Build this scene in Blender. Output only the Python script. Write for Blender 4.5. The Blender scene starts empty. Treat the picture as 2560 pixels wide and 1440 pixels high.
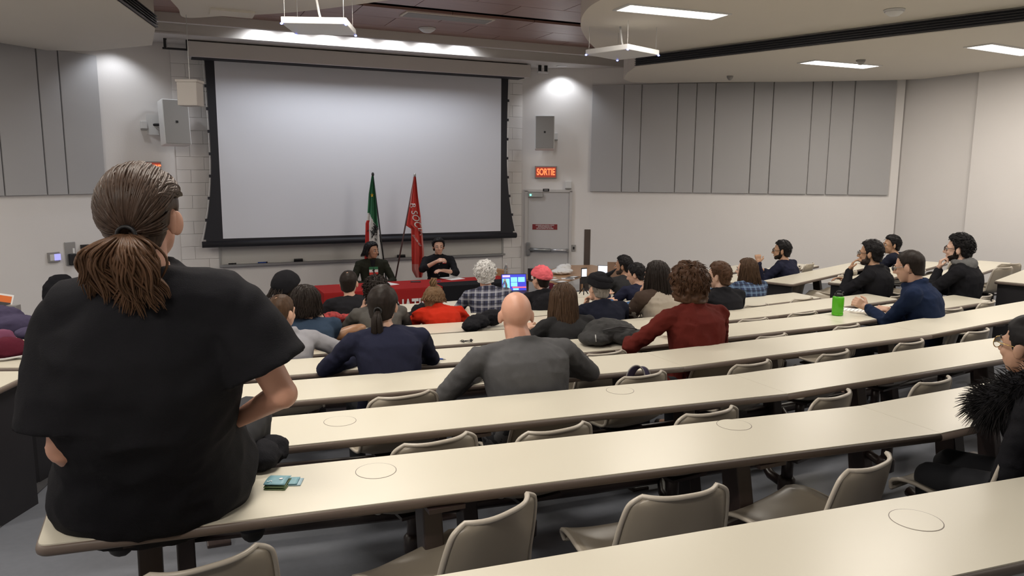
import bpy, bmesh, math, random
import numpy as np
from mathutils import Vector as V, Matrix, Quaternion, noise

random.seed(7)
SC = bpy.context.scene
COL = SC.collection
rad = math.radians

# ------------------------------------------------------------------ camera, light, exposure
F_PX = 1900.0
CAM = V((0.0, 0.0, 2.25))
YAW, PITCH, ROLL = rad(24.5), math.atan(290 / F_PX), rad(0.4)
_fh = V((math.sin(YAW), math.cos(YAW), 0)); _r0 = V((math.cos(YAW), -math.sin(YAW), 0)); _z = V((0, 0, 1))
C_F = _fh * math.cos(PITCH) - _z * math.sin(PITCH)
_u0 = _fh * math.sin(PITCH) + _z * math.cos(PITCH)
C_R = _r0 * math.cos(ROLL) + _u0 * math.sin(ROLL)
C_U = _u0 * math.cos(ROLL) - _r0 * math.sin(ROLL)
cam_data = bpy.data.cameras.new('camera'); cam = bpy.data.objects.new('camera', cam_data); COL.objects.link(cam)
cam.matrix_world = Matrix(((C_R.x, C_U.x, -C_F.x, CAM.x), (C_R.y, C_U.y, -C_F.y, CAM.y), (C_R.z, C_U.z, -C_F.z, CAM.z), (0, 0, 0, 1)))
cam_data.sensor_width = 36.0; cam_data.lens = F_PX / 2560 * 36.0; cam_data.clip_start = 0.05; cam_data.clip_end = 100
SC.camera = cam
SC.view_settings.view_transform = 'Standard'; SC.view_settings.look = 'None'
SC.view_settings.exposure = 0.0; SC.view_settings.gamma = 1.0; SC.view_settings.use_curve_mapping = False
world = bpy.data.worlds.new('world'); SC.world = world; world.use_nodes = True
world.node_tree.nodes['Background'].inputs[0].default_value = (0.9, 0.92, 1.0, 1); world.node_tree.nodes['Background'].inputs[1].default_value = 0.01
cy = SC.cycles; cy.max_bounces = 6; cy.diffuse_bounces = 3; cy.glossy_bounces = 2; cy.transmission_bounces = 4; cy.caustics_reflective = False; cy.caustics_refractive = False
TROFFER_W = 37.0      # each recessed fluorescent
SPOT_W = 38.0; CORNER_W = 26.0         # each downlight over the front wall
WARM = (1.0, 0.92, 0.82); COOL = (0.93, 0.96, 1.0)

# ------------------------------------------------------------------ measuring: where a sight line meets a plane of the room
def ray(x, y): return C_F + C_R * ((x - 1280) / F_PX) - C_U * ((y - 720) / F_PX)
def onz(x, y, z): d = ray(x, y); return CAM + d * ((z - CAM.z) / d.z)
def ony(x, y, Y): d = ray(x, y); return CAM + d * ((Y - CAM.y) / d.y)
def onplane(x, y, p, n): d = ray(x, y); return CAM + d * ((V(p) - CAM).dot(n) / d.dot(n))
def atd(x, y, dep): return CAM + ray(x, y) * dep
def smooth(a, b, x):
    t = max(0.0, min(1.0, (x - a) / (b - a))); return t * t * (3 - 2 * t)
def floorz(x, y):
    r = math.hypot(x - 3.3, y - 12.0); return max(-0.15, 0.51 + 0.0826 * (r - 9.73))

# ------------------------------------------------------------------ materials
MATS = {}
def mat(name, col, rough=0.5, metal=0.0, spec=0.5, var=0.0, vscale=6.0, bump=0.0, bscale=120.0, emit=None, estr=0.0, stretch=None, trans=0.0, sheen=0.0, detail=4.0):
    if name in MATS: return MATS[name]
    m = bpy.data.materials.new(name); m.use_nodes = True; MATS[name] = m
    nt = m.node_tree; b = nt.nodes['Principled BSDF']
    b.inputs['Base Color'].default_value = (*col, 1); b.inputs['Roughness'].default_value = rough
    b.inputs['Metallic'].default_value = metal; b.inputs['Specular IOR Level'].default_value = spec
    if trans: b.inputs['Transmission Weight'].default_value = trans
    if sheen: b.inputs['Sheen Weight'].default_value = sheen
    if emit: b.inputs['Emission Color'].default_value = (*emit, 1); b.inputs['Emission Strength'].default_value = estr
    if var or bump:
        tc = nt.nodes.new('ShaderNodeTexCoord'); mp = nt.nodes.new('ShaderNodeMapping'); nt.links.new(tc.outputs['Object'], mp.inputs[0])
        if stretch: mp.inputs['Scale'].default_value = stretch
    if var:
        n = nt.nodes.new('ShaderNodeTexNoise'); n.inputs['Scale'].default_value = vscale; n.inputs['Detail'].default_value = detail
        nt.links.new(mp.outputs[0], n.inputs['Vector'])
        mx = nt.nodes.new('ShaderNodeMix'); mx.data_type = 'RGBA'
        mx.inputs[6].default_value = (*[max(0, c * (1 - var)) for c in col], 1); mx.inputs[7].default_value = (*[min(1, c * (1 + var)) for c in col], 1)
        nt.links.new(n.outputs['Fac'], mx.inputs[0]); nt.links.new(mx.outputs[2], b.inputs['Base Color'])
    if bump:
        n2 = nt.nodes.new('ShaderNodeTexNoise'); n2.inputs['Scale'].default_value = bscale; n2.inputs['Detail'].default_value = 3
        nt.links.new(mp.outputs[0], n2.inputs['Vector'])
        bp = nt.nodes.new('ShaderNodeBump'); bp.inputs['Strength'].default_value = bump; bp.inputs['Distance'].default_value = 0.01
        nt.links.new(n2.outputs['Fac'], bp.inputs['Height']); nt.links.new(bp.outputs[0], b.inputs['Normal'])
    return m

def plaid(name, base, light, dark, scale, rot=0.0):
    """woven check: light and dark stripes in two directions, from the object's own coordinates"""
    if name in MATS: return MATS[name]
    m = bpy.data.materials.new(name); m.use_nodes = True; MATS[name] = m
    nt = m.node_tree; N = nt.nodes; L = nt.links; b = N['Principled BSDF']; b.inputs['Roughness'].default_value = 0.85
    tc = N.new('ShaderNodeTexCoord'); mp = N.new('ShaderNodeMapping'); mp.inputs['Rotation'].default_value = (0, 0, rot); L.new(tc.outputs['Object'], mp.inputs[0])
    sx = N.new('ShaderNodeSeparateXYZ'); L.new(mp.outputs[0], sx.inputs[0])
    cur = None
    def band(src, off, width):
        a = N.new('ShaderNodeMath'); a.operation = 'MULTIPLY_ADD'; L.new(src, a.inputs[0]); a.inputs[1].default_value = scale; a.inputs[2].default_value = off
        f = N.new('ShaderNodeMath'); f.operation = 'FRACT'; L.new(a.outputs[0], f.inputs[0])
        c = N.new('ShaderNodeMath'); c.operation = 'LESS_THAN'; L.new(f.outputs[0], c.inputs[0]); c.inputs[1].default_value = width
        return c.outputs[0]
    prev = None
    for ax in (0, 2):
        for off, w, colr, k in ((0.0, 0.22, light, 0.5), (0.5, 0.10, dark, 0.8), (0.72, 0.05, light, 0.45)):
            fac = band(sx.outputs[ax], off + 10, w)
            mk = N.new('ShaderNodeMath'); mk.operation = 'MULTIPLY'; L.new(fac, mk.inputs[0]); mk.inputs[1].default_value = k
            mx = N.new('ShaderNodeMix'); mx.data_type = 'RGBA'; L.new(mk.outputs[0], mx.inputs[0])
            if prev is None: mx.inputs[6].default_value = (*base, 1)
            else: L.new(prev, mx.inputs[6])
            mx.inputs[7].default_value = (*colr, 1); prev = mx.outputs[2]
    L.new(prev, b.inputs['Base Color'])
    return m

mat('wall', (0.80, 0.775, 0.765), 0.6, var=0.02, vscale=2, bump=0.08, bscale=60)
mat('ceil', (0.70, 0.655, 0.585), 0.75, var=0.015, vscale=3)
mat('soffit_front', (0.60, 0.565, 0.54), 0.7)
mat('wood_ceiling', (0.30, 0.17, 0.145), 0.32, var=0.35, vscale=9, stretch=(0.25, 4, 1))
mat('slot', (0.012, 0.013, 0.02), 0.6); mat('slat', (0.035, 0.035, 0.04), 0.45)
mat('floor', (0.14, 0.15, 0.175), 0.42, var=0.12, vscale=30); mat('floor_strip', (0.05, 0.05, 0.055), 0.6)
mat('panel', (0.45, 0.445, 0.455), 0.9, var=0.04, vscale=300, bump=0.15, bscale=400)
mat('laminate', (0.70, 0.66, 0.55), 0.30, var=0.025, vscale=1.5, spec=0.5)
mat('edge', (0.15, 0.115, 0.095), 0.42, spec=0.5)
mat('desk_leg', (0.035, 0.022, 0.02), 0.35, spec=0.6)
mat('end_panel', (0.012, 0.011, 0.014), 0.55)
mat('chair', (0.37, 0.325, 0.26), 0.33, var=0.05, vscale=8); mat('chair_rim_highlight', (0.52, 0.47, 0.40), 0.3)  # highlight along the rolled lip is put into the lighter rim colour
mat('black_metal', (0.02, 0.02, 0.022), 0.4, 0.3); mat('chrome', (0.6, 0.6, 0.62), 0.25, 0.9); mat('steel', (0.32, 0.33, 0.34), 0.35, 0.8)
mat('white_plastic', (0.72, 0.72, 0.72), 0.4); mat('grey_plastic', (0.30, 0.29, 0.28), 0.6); mat('paper', (0.85, 0.85, 0.86), 0.7)
mat('black_cloth', (0.012, 0.012, 0.015), 0.9, bump=0.3, bscale=200, spec=0.15); mat('black', (0.01, 0.01, 0.012), 0.5)
mat('screen_white', (0.72, 0.735, 0.80), 0.85); mat('screen_black', (0.010, 0.010, 0.016), 0.6)
mat('whiteboard', (0.60, 0.59, 0.57), 0.35); mat('alu', (0.42, 0.42, 0.42), 0.4, 0.6)
mat('door', (0.56, 0.55, 0.555), 0.5, var=0.01); mat('door_frame', (0.58, 0.56, 0.55), 0.5)
mat('red_cloth', (0.33, 0.022, 0.022), 0.9, spec=0.1, var=0.06, vscale=5, bump=0.1, bscale=300)
mat('white_print', (0.75, 0.74, 0.74), 0.7); mat('wood_table', (0.42, 0.24, 0.13), 0.35, var=0.12, vscale=3, stretch=(1, 8, 8))
mat('led_green', (0.05, 0.5, 0.3), emit=(0.1, 1.0, 0.6), estr=6); mat('led_blue', (0.1, 0.1, 0.8), emit=(0.15, 0.2, 1.0), estr=14)
mat('troffer_glow', (0.9, 0.9, 0.88), emit=(1.0, 0.94, 0.84), estr=7.0); mat('spot_glow', (0.9, 0.9, 0.9), emit=(0.97, 0.98, 1.0), estr=12.0)
mat('exit_red', (0.8, 0.1, 0.05), emit=(1.0, 0.16, 0.05), estr=2.2); mat('exit_bg', (0.25, 0.05, 0.04), 0.5, emit=(0.8, 0.1, 0.05), estr=0.25)
mat('sign_red', (0.22, 0.02, 0.025), 0.5)

# ------------------------------------------------------------------ mesh building
class MB:
    def __init__(s): s.v = []; s.f = []; s.m = []
    def add(s, vs, fs, mi=0):
        o = len(s.v); s.v += [tuple(p) for p in vs]; s.f += [tuple(i + o for i in f) for f in fs]; s.m += [mi] * len(fs); return s
    def box(s, c, size, rz=0.0, mi=0, M=None):
        a, b, h = size[0] / 2, size[1] / 2, size[2] / 2
        R = M if M is not None else Matrix.Rotation(rz, 3, 'Z')
        vs = [V(c) + R @ V((x * a, y * b, z * h)) for z in (-1, 1) for x, y in ((-1, -1), (1, -1), (1, 1), (-1, 1))]
        return s.add(vs, [(3, 2, 1, 0), (4, 5, 6, 7), (0, 1, 5, 4), (1, 2, 6, 5), (2, 3, 7, 6), (3, 0, 4, 7)], mi)
    def prism(s, poly, z0, z1, mi=0):
        n = len(poly); vs = [(p[0], p[1], z0) for p in poly] + [(p[0], p[1], z1) for p in poly]
        return s.add(vs, [tuple(range(n - 1, -1, -1)), tuple(range(n, 2 * n))] + [(i, (i + 1) % n, n + (i + 1) % n, n + i) for i in range(n)], mi)
    def extr(s, pts, d, mi=0):
        n = len(pts); d = V(d); vs = [V(p) for p in pts] + [V(p) + d for p in pts]
        return s.add(vs, [tuple(range(n - 1, -1, -1)), tuple(range(n, 2 * n))] + [(i, (i + 1) % n, n + (i + 1) % n, n + i) for i in range(n)], mi)
    def tube(s, pts, r, n=8, mi=0, cap=True, flat=1.0):
        pts = [V(p) for p in pts]; rs = r if isinstance(r, (list, tuple)) else [r] * len(pts)
        t = (pts[1] - pts[0]).normalized(); a = V((0, 0, 1)) if abs(t.z) < 0.9 else V((1, 0, 0)); u = t.cross(a).normalized()
        vs = []
        for i, p in enumerate(pts):
            t = (pts[min(i + 1, len(pts) - 1)] - pts[max(i - 1, 0)]).normalized()
            u = (u - t * u.dot(t)).normalized(); w = t.cross(u)
            for k in range(n):
                q = 2 * math.pi * k / n; vs.append(p + u * (math.cos(q) * rs[i]) + w * (math.sin(q) * rs[i] * flat))
        fs = [(i * n + k, i * n + (k + 1) % n, (i + 1) * n + (k + 1) % n, (i + 1) * n + k) for i in range(len(pts) - 1) for k in range(n)]
        if cap: fs += [tuple(range(n - 1, -1, -1)), tuple(range((len(pts) - 1) * n, len(pts) * n))]
        return s.add(vs, fs, mi)
    def lathe(s, prof, c=(0, 0, 0), n=20, mi=0):
        c = V(c); vs = [c + V((r * math.cos(2 * math.pi * k / n), r * math.sin(2 * math.pi * k / n), z)) for r, z in prof for k in range(n)]
        fs = [(i * n + k, i * n + (k + 1) % n, (i + 1) * n + (k + 1) % n, (i + 1) * n + k) for i in range(len(prof) - 1) for k in range(n)]
        fs += [tuple(range(n - 1, -1, -1)), tuple(range((len(prof) - 1) * n, len(prof) * n))]
        return s.add(vs, fs, mi)
    def ell(s, c, r, M=None, nu=16, nv=10, mi=0):
        c = V(c); M = M or Matrix.Identity(3); vs = []
        for j in range(nv + 1):
            th = math.pi * j / nv
            for i in range(nu):
                ph = 2 * math.pi * i / nu; vs.append(c + M @ V((r[0] * math.sin(th) * math.cos(ph), r[1] * math.sin(th) * math.sin(ph), r[2] * math.cos(th))))
        fs = [(j * nu + i, (j + 1) * nu + i, (j + 1) * nu + (i + 1) % nu, j * nu + (i + 1) % nu) for j in range(nv) for i in range(nu)]
        return s.add(vs, fs, mi)
    def cap(s, p0, r0, p1, r1, n=12, mi=0):
        p0, p1 = V(p0), V(p1); t = p1 - p0; L = max(t.length, 1e-6); t /= L
        pts, rs = [], []
        for a in (-80, -50, -20): pts.append(p0 + t * (r0 * math.sin(rad(a)))); rs.append(r0 * math.cos(rad(a)))
        for a in (20, 50, 80): pts.append(p1 + t * (r1 * math.sin(rad(a)))); rs.append(r1 * math.cos(rad(a)))
        return s.tube(pts, rs, n, mi)
    def loft(s, rings, n=24, mi=0):
        """rings: (centre, u, w, a, b) elliptic sections, closed at both ends"""
        vs = []
        for c, u, w, a, b in rings:
            for k in range(n):
                q = 2 * math.pi * k / n; cx, sy = math.cos(q), math.sin(q)
                vs.append(V(c) + V(u) * (a * math.copysign(abs(cx) ** 0.85, cx)) + V(w) * (b * math.copysign(abs(sy) ** 0.85, sy)))
        fs = [(i * n + k, i * n + (k + 1) % n, (i + 1) * n + (k + 1) % n, (i + 1) * n + k) for i in range(len(rings) - 1) for k in range(n)]
        fs += [tuple(range(n - 1, -1, -1)), tuple(range((len(rings) - 1) * n, len(rings) * n))]
        return s.add(vs, fs, mi)
    def grid(s, fn, nu, nv, thick=0.0, mi=0, closed=False):
        P = [[V(fn(i / nu, j / nv)) for i in range(nu + 1)] for j in range(nv + 1)]
        vs = [p for row in P for p in row]; W = nu + 1
        fs = [(j * W + i, j * W + i + 1, (j + 1) * W + i + 1, (j + 1) * W + i) for j in range(nv) for i in range(nu)]
        if thick:
            nr = []
            for j in range(nv + 1):
                for i in range(nu + 1):
                    du = P[j][min(i + 1, nu)] - P[j][max(i - 1, 0)]; dv = P[min(j + 1, nv)][i] - P[max(j - 1, 0)][i]
                    c = du.cross(dv); nr.append(c.normalized() if c.length > 1e-9 else V((0, 0, 1)))
            o = len(vs); vs = vs + [p - q * thick for p, q in zip(vs, nr)]
            fs = fs + [tuple(reversed([i + o for i in f])) for f in fs]
            bd = [i for i in range(W)] + [j * W + nu for j in range(1, nv + 1)] + [nv * W + i for i in range(nu - 1, -1, -1)] + [j * W for j in range(nv - 1, 0, -1)]
            fs += [(bd[k], bd[(k + 1) % len(bd)] , bd[(k + 1) % len(bd)] + o, bd[k] + o)[::-1] for k in range(len(bd))]
        return s.add(vs, fs, mi)

def link(o, parent=None):
    COL.objects.link(o)
    if parent is not None: o.parent = parent
    return o
def mesh_obj(name, mb, mats, parent=None, smooth_it=False, origin=None, bevel=0.0, seg=2):
    me = bpy.data.meshes.new(name); vs = mb.v
    if origin is not None: vs = [(p[0] - origin[0], p[1] - origin[1], p[2] - origin[2]) for p in vs]
    me.from_pydata(vs, [], mb.f)
    for m in (mats if isinstance(mats, (list, tuple)) else [mats]): me.materials.append(MATS[m] if isinstance(m, str) else m)
    if len(me.materials) > 1: me.polygons.foreach_set('material_index', mb.m)
    bm = bmesh.new(); bm.from_mesh(me); bmesh.ops.recalc_face_normals(bm, faces=bm.faces)
    if bevel: bmesh.ops.bevel(bm, geom=bm.edges[:], offset=bevel, segments=seg, affect='EDGES', profile=0.5, clamp_overlap=True)
    bm.to_mesh(me); bm.free()
    if smooth_it: me.polygons.foreach_set('use_smooth', [True] * len(me.polygons))
    me.update()
    o = bpy.data.objects.new(name, me); link(o, parent)
    if origin is not None and parent is None: o.location = origin
    return o
def tag(o, label, cat=None, group=None, kind=None):
    if label: o['label'] = label
    if cat: o['category'] = cat
    if group: o['group'] = group
    if kind: o['kind'] = kind
    return o
def thing(name, label, cat, loc=(0, 0, 0), rz=0.0, group=None):
    o = bpy.data.objects.new(name, None); link(o); o.location = loc; o.rotation_euler = (0, 0, rz); o.empty_display_size = 0.1
    return tag(o, label, cat, group)
def part(name, mb, m, parent, smooth_it=False, bevel=0.0, seg=2, world=True):
    """a child mesh; world=True: the builder holds room coordinates and the parent is an unrotated Empty"""
    o = mesh_obj(name, mb, m, parent, smooth_it, origin=tuple(parent.location) if world else None, bevel=bevel, seg=seg); return o
def struct(name, mb, m, parent=None, smooth_it=False, bevel=0.0):
    o = mesh_obj(name, mb, m, parent, smooth_it, bevel=bevel)
    if parent is None: o['kind'] = 'structure'
    return o
def copy_tree(o, parent=None):
    c = o.copy(); COL.objects.link(c); c.parent = parent
    for ch in list(o.children): copy_tree(ch, c)
    return c
def text_mesh(body, size, extrude=0.0, align='CENTER', spacing=1.0, offset=0.0):
    cu = bpy.data.curves.new('text', 'FONT'); cu.body = body; cu.size = size; cu.align_x = align; cu.align_y = 'CENTER'; cu.extrude = extrude; cu.space_character = spacing; cu.offset = offset
    o = bpy.data.objects.new('text', cu); COL.objects.link(o)
    dg = bpy.context.evaluated_depsgraph_get(); me = bpy.data.meshes.new_from_object(o.evaluated_get(dg))
    bpy.data.objects.remove(o); bpy.data.curves.remove(cu)
    return me
def text_part(name, body, size, M, m, parent, extrude=0.0005, spacing=1.0, offset=0.0, warp=None, sx=1.0):
    me = text_mesh(body, size, extrude, spacing=spacing, offset=offset); me.name = name
    inv = parent.matrix_world.inverted() if False else None
    po = V(parent.location) if parent is not None else V((0, 0, 0))
    for v in me.vertices:
        p = V((v.co.x * sx, v.co.y, v.co.z)); q = warp(p) if warp else M @ p
        v.co = q - po
    me.materials.clear(); me.materials.append(MATS[m])
    o = bpy.data.objects.new(name, me); link(o, parent); return o
def frame(o, x, y):
    """4x4 with origin o, x axis, y axis (normal is x cross y)"""
    x = V(x).normalized(); y = V(y); y = (y - x * y.dot(x)).normalized(); n = x.cross(y)
    return Matrix(((x.x, y.x, n.x, o[0]), (x.y, y.y, n.y, o[1]), (x.z, y.z, n.z, o[2]), (0, 0, 0, 1)))

# ------------------------------------------------------------------ the room shell
FL, FR = V((0.2, 13, 0)), V((6.1, 13, 0)); DR = V((7.265, 12.45, 0)); PR = V((11.45, 9.23, 0)); DL = V((-0.78, 12.57, 0)); PL = V((-4.9, 9.4, 0))
ZT = 4.6
def wall_seg(name, a, b, z0=-0.25, z1=ZT, th=0.12, m='wall'):
    a, b = V((a[0], a[1], 0)), V((b[0], b[1], 0)); d = (b - a).normalized(); n = V((d.y, -d.x, 0))
    c = V((3.3, 5, 0))
    if (c - a).dot(n) > 0: n = -n
    return struct(name, MB().prism([a, b, b + n * th, a + n * th], z0, z1), m)
wall_front = wall_seg('wall_front', FL - V((0.1, 0, 0)), FR + V((0.1, 0, 0)))
wall_seg('wall_front_right', FR, DR); wall_right = wall_seg('wall_right', DR, PR)
wall_seg('wall_front_left', FL, DL); wall_left = wall_seg('wall_left', DL, PL)
wall_seg('wall_right_rear', (11.52, 9.3), (11.52, 7.9)); wall_seg('wall_right_side', (11.40, 7.92), (11.40, -3.0)); wall_seg('wall_left_rear', (-4.88, 9.5), (-4.88, -3.0)); wall_seg('wall_rear', (-4.9, -3.0), (11.5, -3.0))

# painted concrete blocks left and right of the screen: each its own piece of the wall
blk = {}
def block(x0, x1, z0):
    w = x1 - x0; key = round(w, 3)
    if key not in blk:
        o = mesh_obj('block', MB().box((0, 0, 0), (w - 0.003, 0.026, 0.197)), 'wall', wall_front, bevel=0.002, seg=1); blk[key] = o.data
    else:
        o = bpy.data.objects.new('block', blk[key]); link(o, wall_front)
    o.location = ((x0 + x1) / 2, 12.99, z0 + 0.1)
for i in range(21):
    z0 = -0.15 + 0.2 * i
    for xs in ([0.2, 0.4, 0.8] if i % 2 else [0.2, 0.6, 0.8], [5.72, 5.9, 6.1] if i % 2 else [5.72, 6.1]):
        for a, b in zip(xs, xs[1:]): block(a, b, z0)

# floor: a ramp that rises away from the stage, vinyl tiles too worn to tell apart
nx, ny = 66, 65
struct('floor', MB().grid(lambda u, v: (-5 + 16.6 * u, -3.1 + 16.2 * v, floorz(-5 + 16.6 * u, -3.1 + 16.2 * v)), nx, ny), 'floor', smooth_it=True)
# dark strip along the edge of the left aisle
a0, a1 = onz(-40, 1325, 0.46), onz(150, 1165, 0.36)
def strip(u, v):
    p = a0.lerp(a1 + (a1 - a0) * 1.5, v) + V((0.07 * (u - 0.5), 0, 0)); return (p.x, p.y, floorz(p.x, p.y) + 0.006)
struct('trim_2', MB().grid(strip, 1, 12), 'floor_strip')

# ------------------------------------------------------------------ ceilings
ceiling = struct('ceiling', MB().box((3.3, 5, 4.50), (17, 16.6, 0.14)), 'slot')
pan = {}
yy = 3.6; row = 0
while yy < 11.2:
    h = 0.6
    slot_here = 6 if row == -1 else 0
    xx = -2.4 + (0.6 if row % 2 else 0)
    while xx < 9:
        yc = yy + h / 2
        o = mesh_obj('wood_panel', MB().box((0, 0, 0), (1.19, h - 0.008, 0.03)), 'wood_ceiling', ceiling) if not pan else None
        if o is None: o = bpy.data.objects.new('wood_panel', pan['d']); link(o, ceiling)
        else: pan['d'] = o.data
        o.location = (xx + 0.6, yc, 4.315); xx += 1.2
    yy += h
    if row == 9: yy += 0.24       # the dark slot that crosses the wood
    row += 1

ovR = [(6.45, 9.95), (5.95, 9.8), (5.55, 9.45), (5.025, 8.8), (4.55, 8.10), (4.22, 7.43), (4.07, 6.85), (4.1, 6.1), (4.35, 5.2), (4.8, 4.2), (5.4, 3.2), (6.1, 2.2), (7.0, 1.0), (8.4, -0.8), (9.4, -3), (10.0, -3), (8.1, 5.2)]
def curve_pts(P, n=5):
    out = []
    for i in range(len(P) - 1):
        p0 = V((*P[max(i - 1, 0)], 0)); p1 = V((*P[i], 0)); p2 = V((*P[i + 1], 0)); p3 = V((*P[min(i + 2, len(P) - 1)], 0))
        for k in range(n):
            t = k / n; q = 0.5 * ((2 * p1) + (p2 - p0) * t + (2 * p0 - 5 * p1 + 4 * p2 - p3) * t * t + (3 * p1 - p0 - 3 * p2 + p3) * t ** 3); out.append((q.x, q.y))
    out.append(P[-1]); return out
right_oval = curve_pts(ovR[:15]) + ovR[15:]
struct('ceiling_soffit_right', MB().prism(right_oval, 3.95, 4.55), 'ceil')
lf = [onz(463, 44, 3.95), onz(446, 22, 3.95), onz(423, -4, 3.95), onz(330, -120, 3.95)]
ovL = [(6.6 - x, y) for x, y in ovR[5:15]]
near_left = [(lf[3].x, lf[3].y), (lf[2].x, lf[2].y), (lf[1].x, lf[1].y), (lf[0].x, lf[0].y)]
far_edge = [(p.x, p.y) for p in (onz(560, 40, 3.95), onz(705, 33, 3.95), onz(860, 16, 3.95))]
left_oval = curve_pts(near_left + far_edge + ovL)
left_oval += [(-4.7, -3)]
struct('ceiling_soffit_left', MB().prism(left_oval, 3.95, 4.55), 'ceil')
Da, Db = V((6.45, 9.8, 0)), V((8.1, 5.2, 0)); Dc = Db + (Db - Da) * 1.75
sideR = [(Dc.x, Dc.y), (Db.x, Db.y), (Da.x, Da.y), (6.72, 10.45), (7.1, 11.15), (7.45, 11.45), (7.8, 11.42), (8.49, 10.95), (9.93, 10.10), (11.1, 9.2), (11.4, 8.9), (11.4, -2.9)]
struct('ceiling_side_right', MB().prism(sideR, 3.8, 4.55), 'ceil')
La, Lb = onz(388, 72, 3.8), onz(288, 0, 3.8); Lc = Lb + (Lb - La) * 3.0
fe = [onz(380, 113, 3.8), onz(235, 127, 3.8), onz(118, 126, 3.8), onz(0, 107, 3.8), onz(-120, 85, 3.8)]
sideL = [(Lc.x, Lc.y), (Lb.x, Lb.y), (La.x, La.y)] + [(p.x, p.y) for p in fe] + [(-4.8, 9.0), (-4.8, -2.9)]
struct('ceiling_side_left', MB().prism(sideL, 3.8, 4.55), 'ceil')
def diffuser(a, b, label, side):
    a, b = V((a.x, a.y, 3.875)), V((b.x, b.y, 3.875)); d = (b - a).normalized(); n = V((-d.y, d.x, 0)) * side
    t = thing('linear_air_diffuser', label, 'air vent', (a + b) / 2); L = (b - a).length
    M = Matrix((d, n, V((0, 0, 1)))).transposed()
    part('backing', MB().box((a + b) / 2 + n * 0.004, (L, 0.006, 0.13), M=M), 'slot', t)
    for k in range(5): part('slat', MB().box((a + b) / 2 + n * 0.02 + V((0, 0, -0.056 + 0.028 * k)), (L, 0.03, 0.008), M=M), 'slat', t)
diffuser(Da, Dc, 'long black slotted air diffuser along the right ceiling soffit', -1)
diffuser(La, Lc, 'black slotted air diffuser in the ceiling at upper left', 1)

# front bulkhead with its light slot, soffit over the screen
struct('ceiling_bulkhead', MB().box((3.2, 11.43, 4.31), (9.4, 0.08, 0.26)), 'soffit_front')
struct('ceiling_soffit_front', MB().prism([(-1.7, 12.05), (8.0, 12.05), (7.4, 13.05), (-1.0, 13.05)], 4.13, 4.5), 'soffit_front')
struct('ceiling_slot_roof', MB().box((3.2, 11.75, 4.42), (9.4, 0.62, 0.03)), 'ceil')
struct('trim_3', MB().box((3.2, 12.045, 4.14), (9.3, 0.012, 0.02)), 'soffit_front')

def area(name, loc, sx, sy, W, col, parent, d=(0, 0, -1)):
    l = bpy.data.lights.new(name, 'AREA'); l.shape = 'RECTANGLE'; l.size = sx; l.size_y = sy; l.energy = W; l.color = col
    o = bpy.data.objects.new(name, l); link(o, parent); o.rotation_euler = V(d).to_track_quat('-Z', 'Y').to_euler(); o.location = loc; return o
def troffer(x, y, z, rz, label, group=None, W=None):
    t = thing('ceiling_light', label, 'ceiling light', (x, y, z), rz, group)
    fr = MB()
    for sx, sy, w, h in ((0, 0.16, 1.26, 0.03), (0, -0.16, 1.26, 0.03), (0.615, 0, 0.03, 0.29), (-0.615, 0, 0.03, 0.29)): fr.box((sx, sy, -0.006), (w, h, 0.016))
    mesh_obj('frame', fr, 'white_plastic', t); mesh_obj('diffuser', MB().box((0, 0, -0.001), (1.2, 0.29, 0.006)), 'troffer_glow', t)
    area('lamp', (0, 0, -0.012), 1.18, 0.27, W or TROFFER_W, WARM, t)
troffer(5.04, 6.98, 3.95, rad(-3), 'lit rectangular ceiling light nearest the curved soffit edge')
troffer(8.85, 8.23, 3.8, rad(-1), 'lit rectangular ceiling light above the grey wall panels')
troffer(9.64, 6.37, 3.8, rad(5), 'lit rectangular ceiling light cut by the right picture edge')
RL = ['over the left middle rows', 'over the left side desks', 'over the left side wall', 'above the fourth desk, right half', 'above the fourth desk, left half', 'above the second desk, right half', 'above the second desk, left half', 'beside the right wall, fourth desk', 'beside the left wall, fourth desk', 'behind the camera, right half', 'behind the camera, left half', 'behind the camera by the right wall', 'behind the camera by the left wall']
for i, (x, y, z) in enumerate([(1.56, 6.98, 3.95), (-2.25, 8.23, 3.8), (-3.0, 6.37, 3.8), (5.5, 4.3, 3.95), (1.1, 4.3, 3.95), (6.3, 2.6, 3.95), (0.3, 2.6, 3.95), (9.7, 3.6, 3.8), (-3.1, 3.6, 3.8), (7.2, 0.2, 3.95), (-0.6, 0.2, 3.95), (10.2, 0.6, 3.8), (-3.6, 0.6, 3.8)]):
    troffer(x, y, z, 0, f'unseen lit ceiling light {RL[i]}', 'ceiling lights over the rear seats')

def downlight(loc, d, label, W=None, ang=110, blend=0.6, r=0.05):
    t = thing('downlight', label, 'ceiling light', loc)
    mesh_obj('ring', MB().lathe([(0.075, -0.008), (0.10, -0.008), (0.105, 0), (0.07, 0)], n=24), 'white_plastic', t, True)
    mesh_obj('lens', MB().lathe([(0.0005, -0.003), (0.075, -0.003), (0.075, 0.0), (0.0005, 0.0)], n=24), 'spot_glow', t)
    l = bpy.data.lights.new('lamp', 'SPOT'); l.energy = W or SPOT_W; l.spot_size = rad(ang); l.spot_blend = blend; l.shadow_soft_size = r; l.color = COOL
    o = bpy.data.objects.new('lamp', l); link(o, t); o.location = (0, 0, -0.03); o.rotation_euler = V(d).to_track_quat('-Z', 'Y').to_euler()
for px, py, nm in ((660, 90, 'first'), (745, 97, 'second'), (830, 105, 'third'), (915, 112, 'fourth'), (1000, 120, 'fifth'), (1085, 127, 'sixth'), (1170, 135, 'seventh')):  # every other lamp is added to fill the strip between the scallops
    p = ony(px, py, 11.7); downlight((p.x, 11.84, 4.40), (0, 0.10, -1), f'{nm} downlight from the left hidden in the slot above the screen', ang=150, r=0.09)
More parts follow.
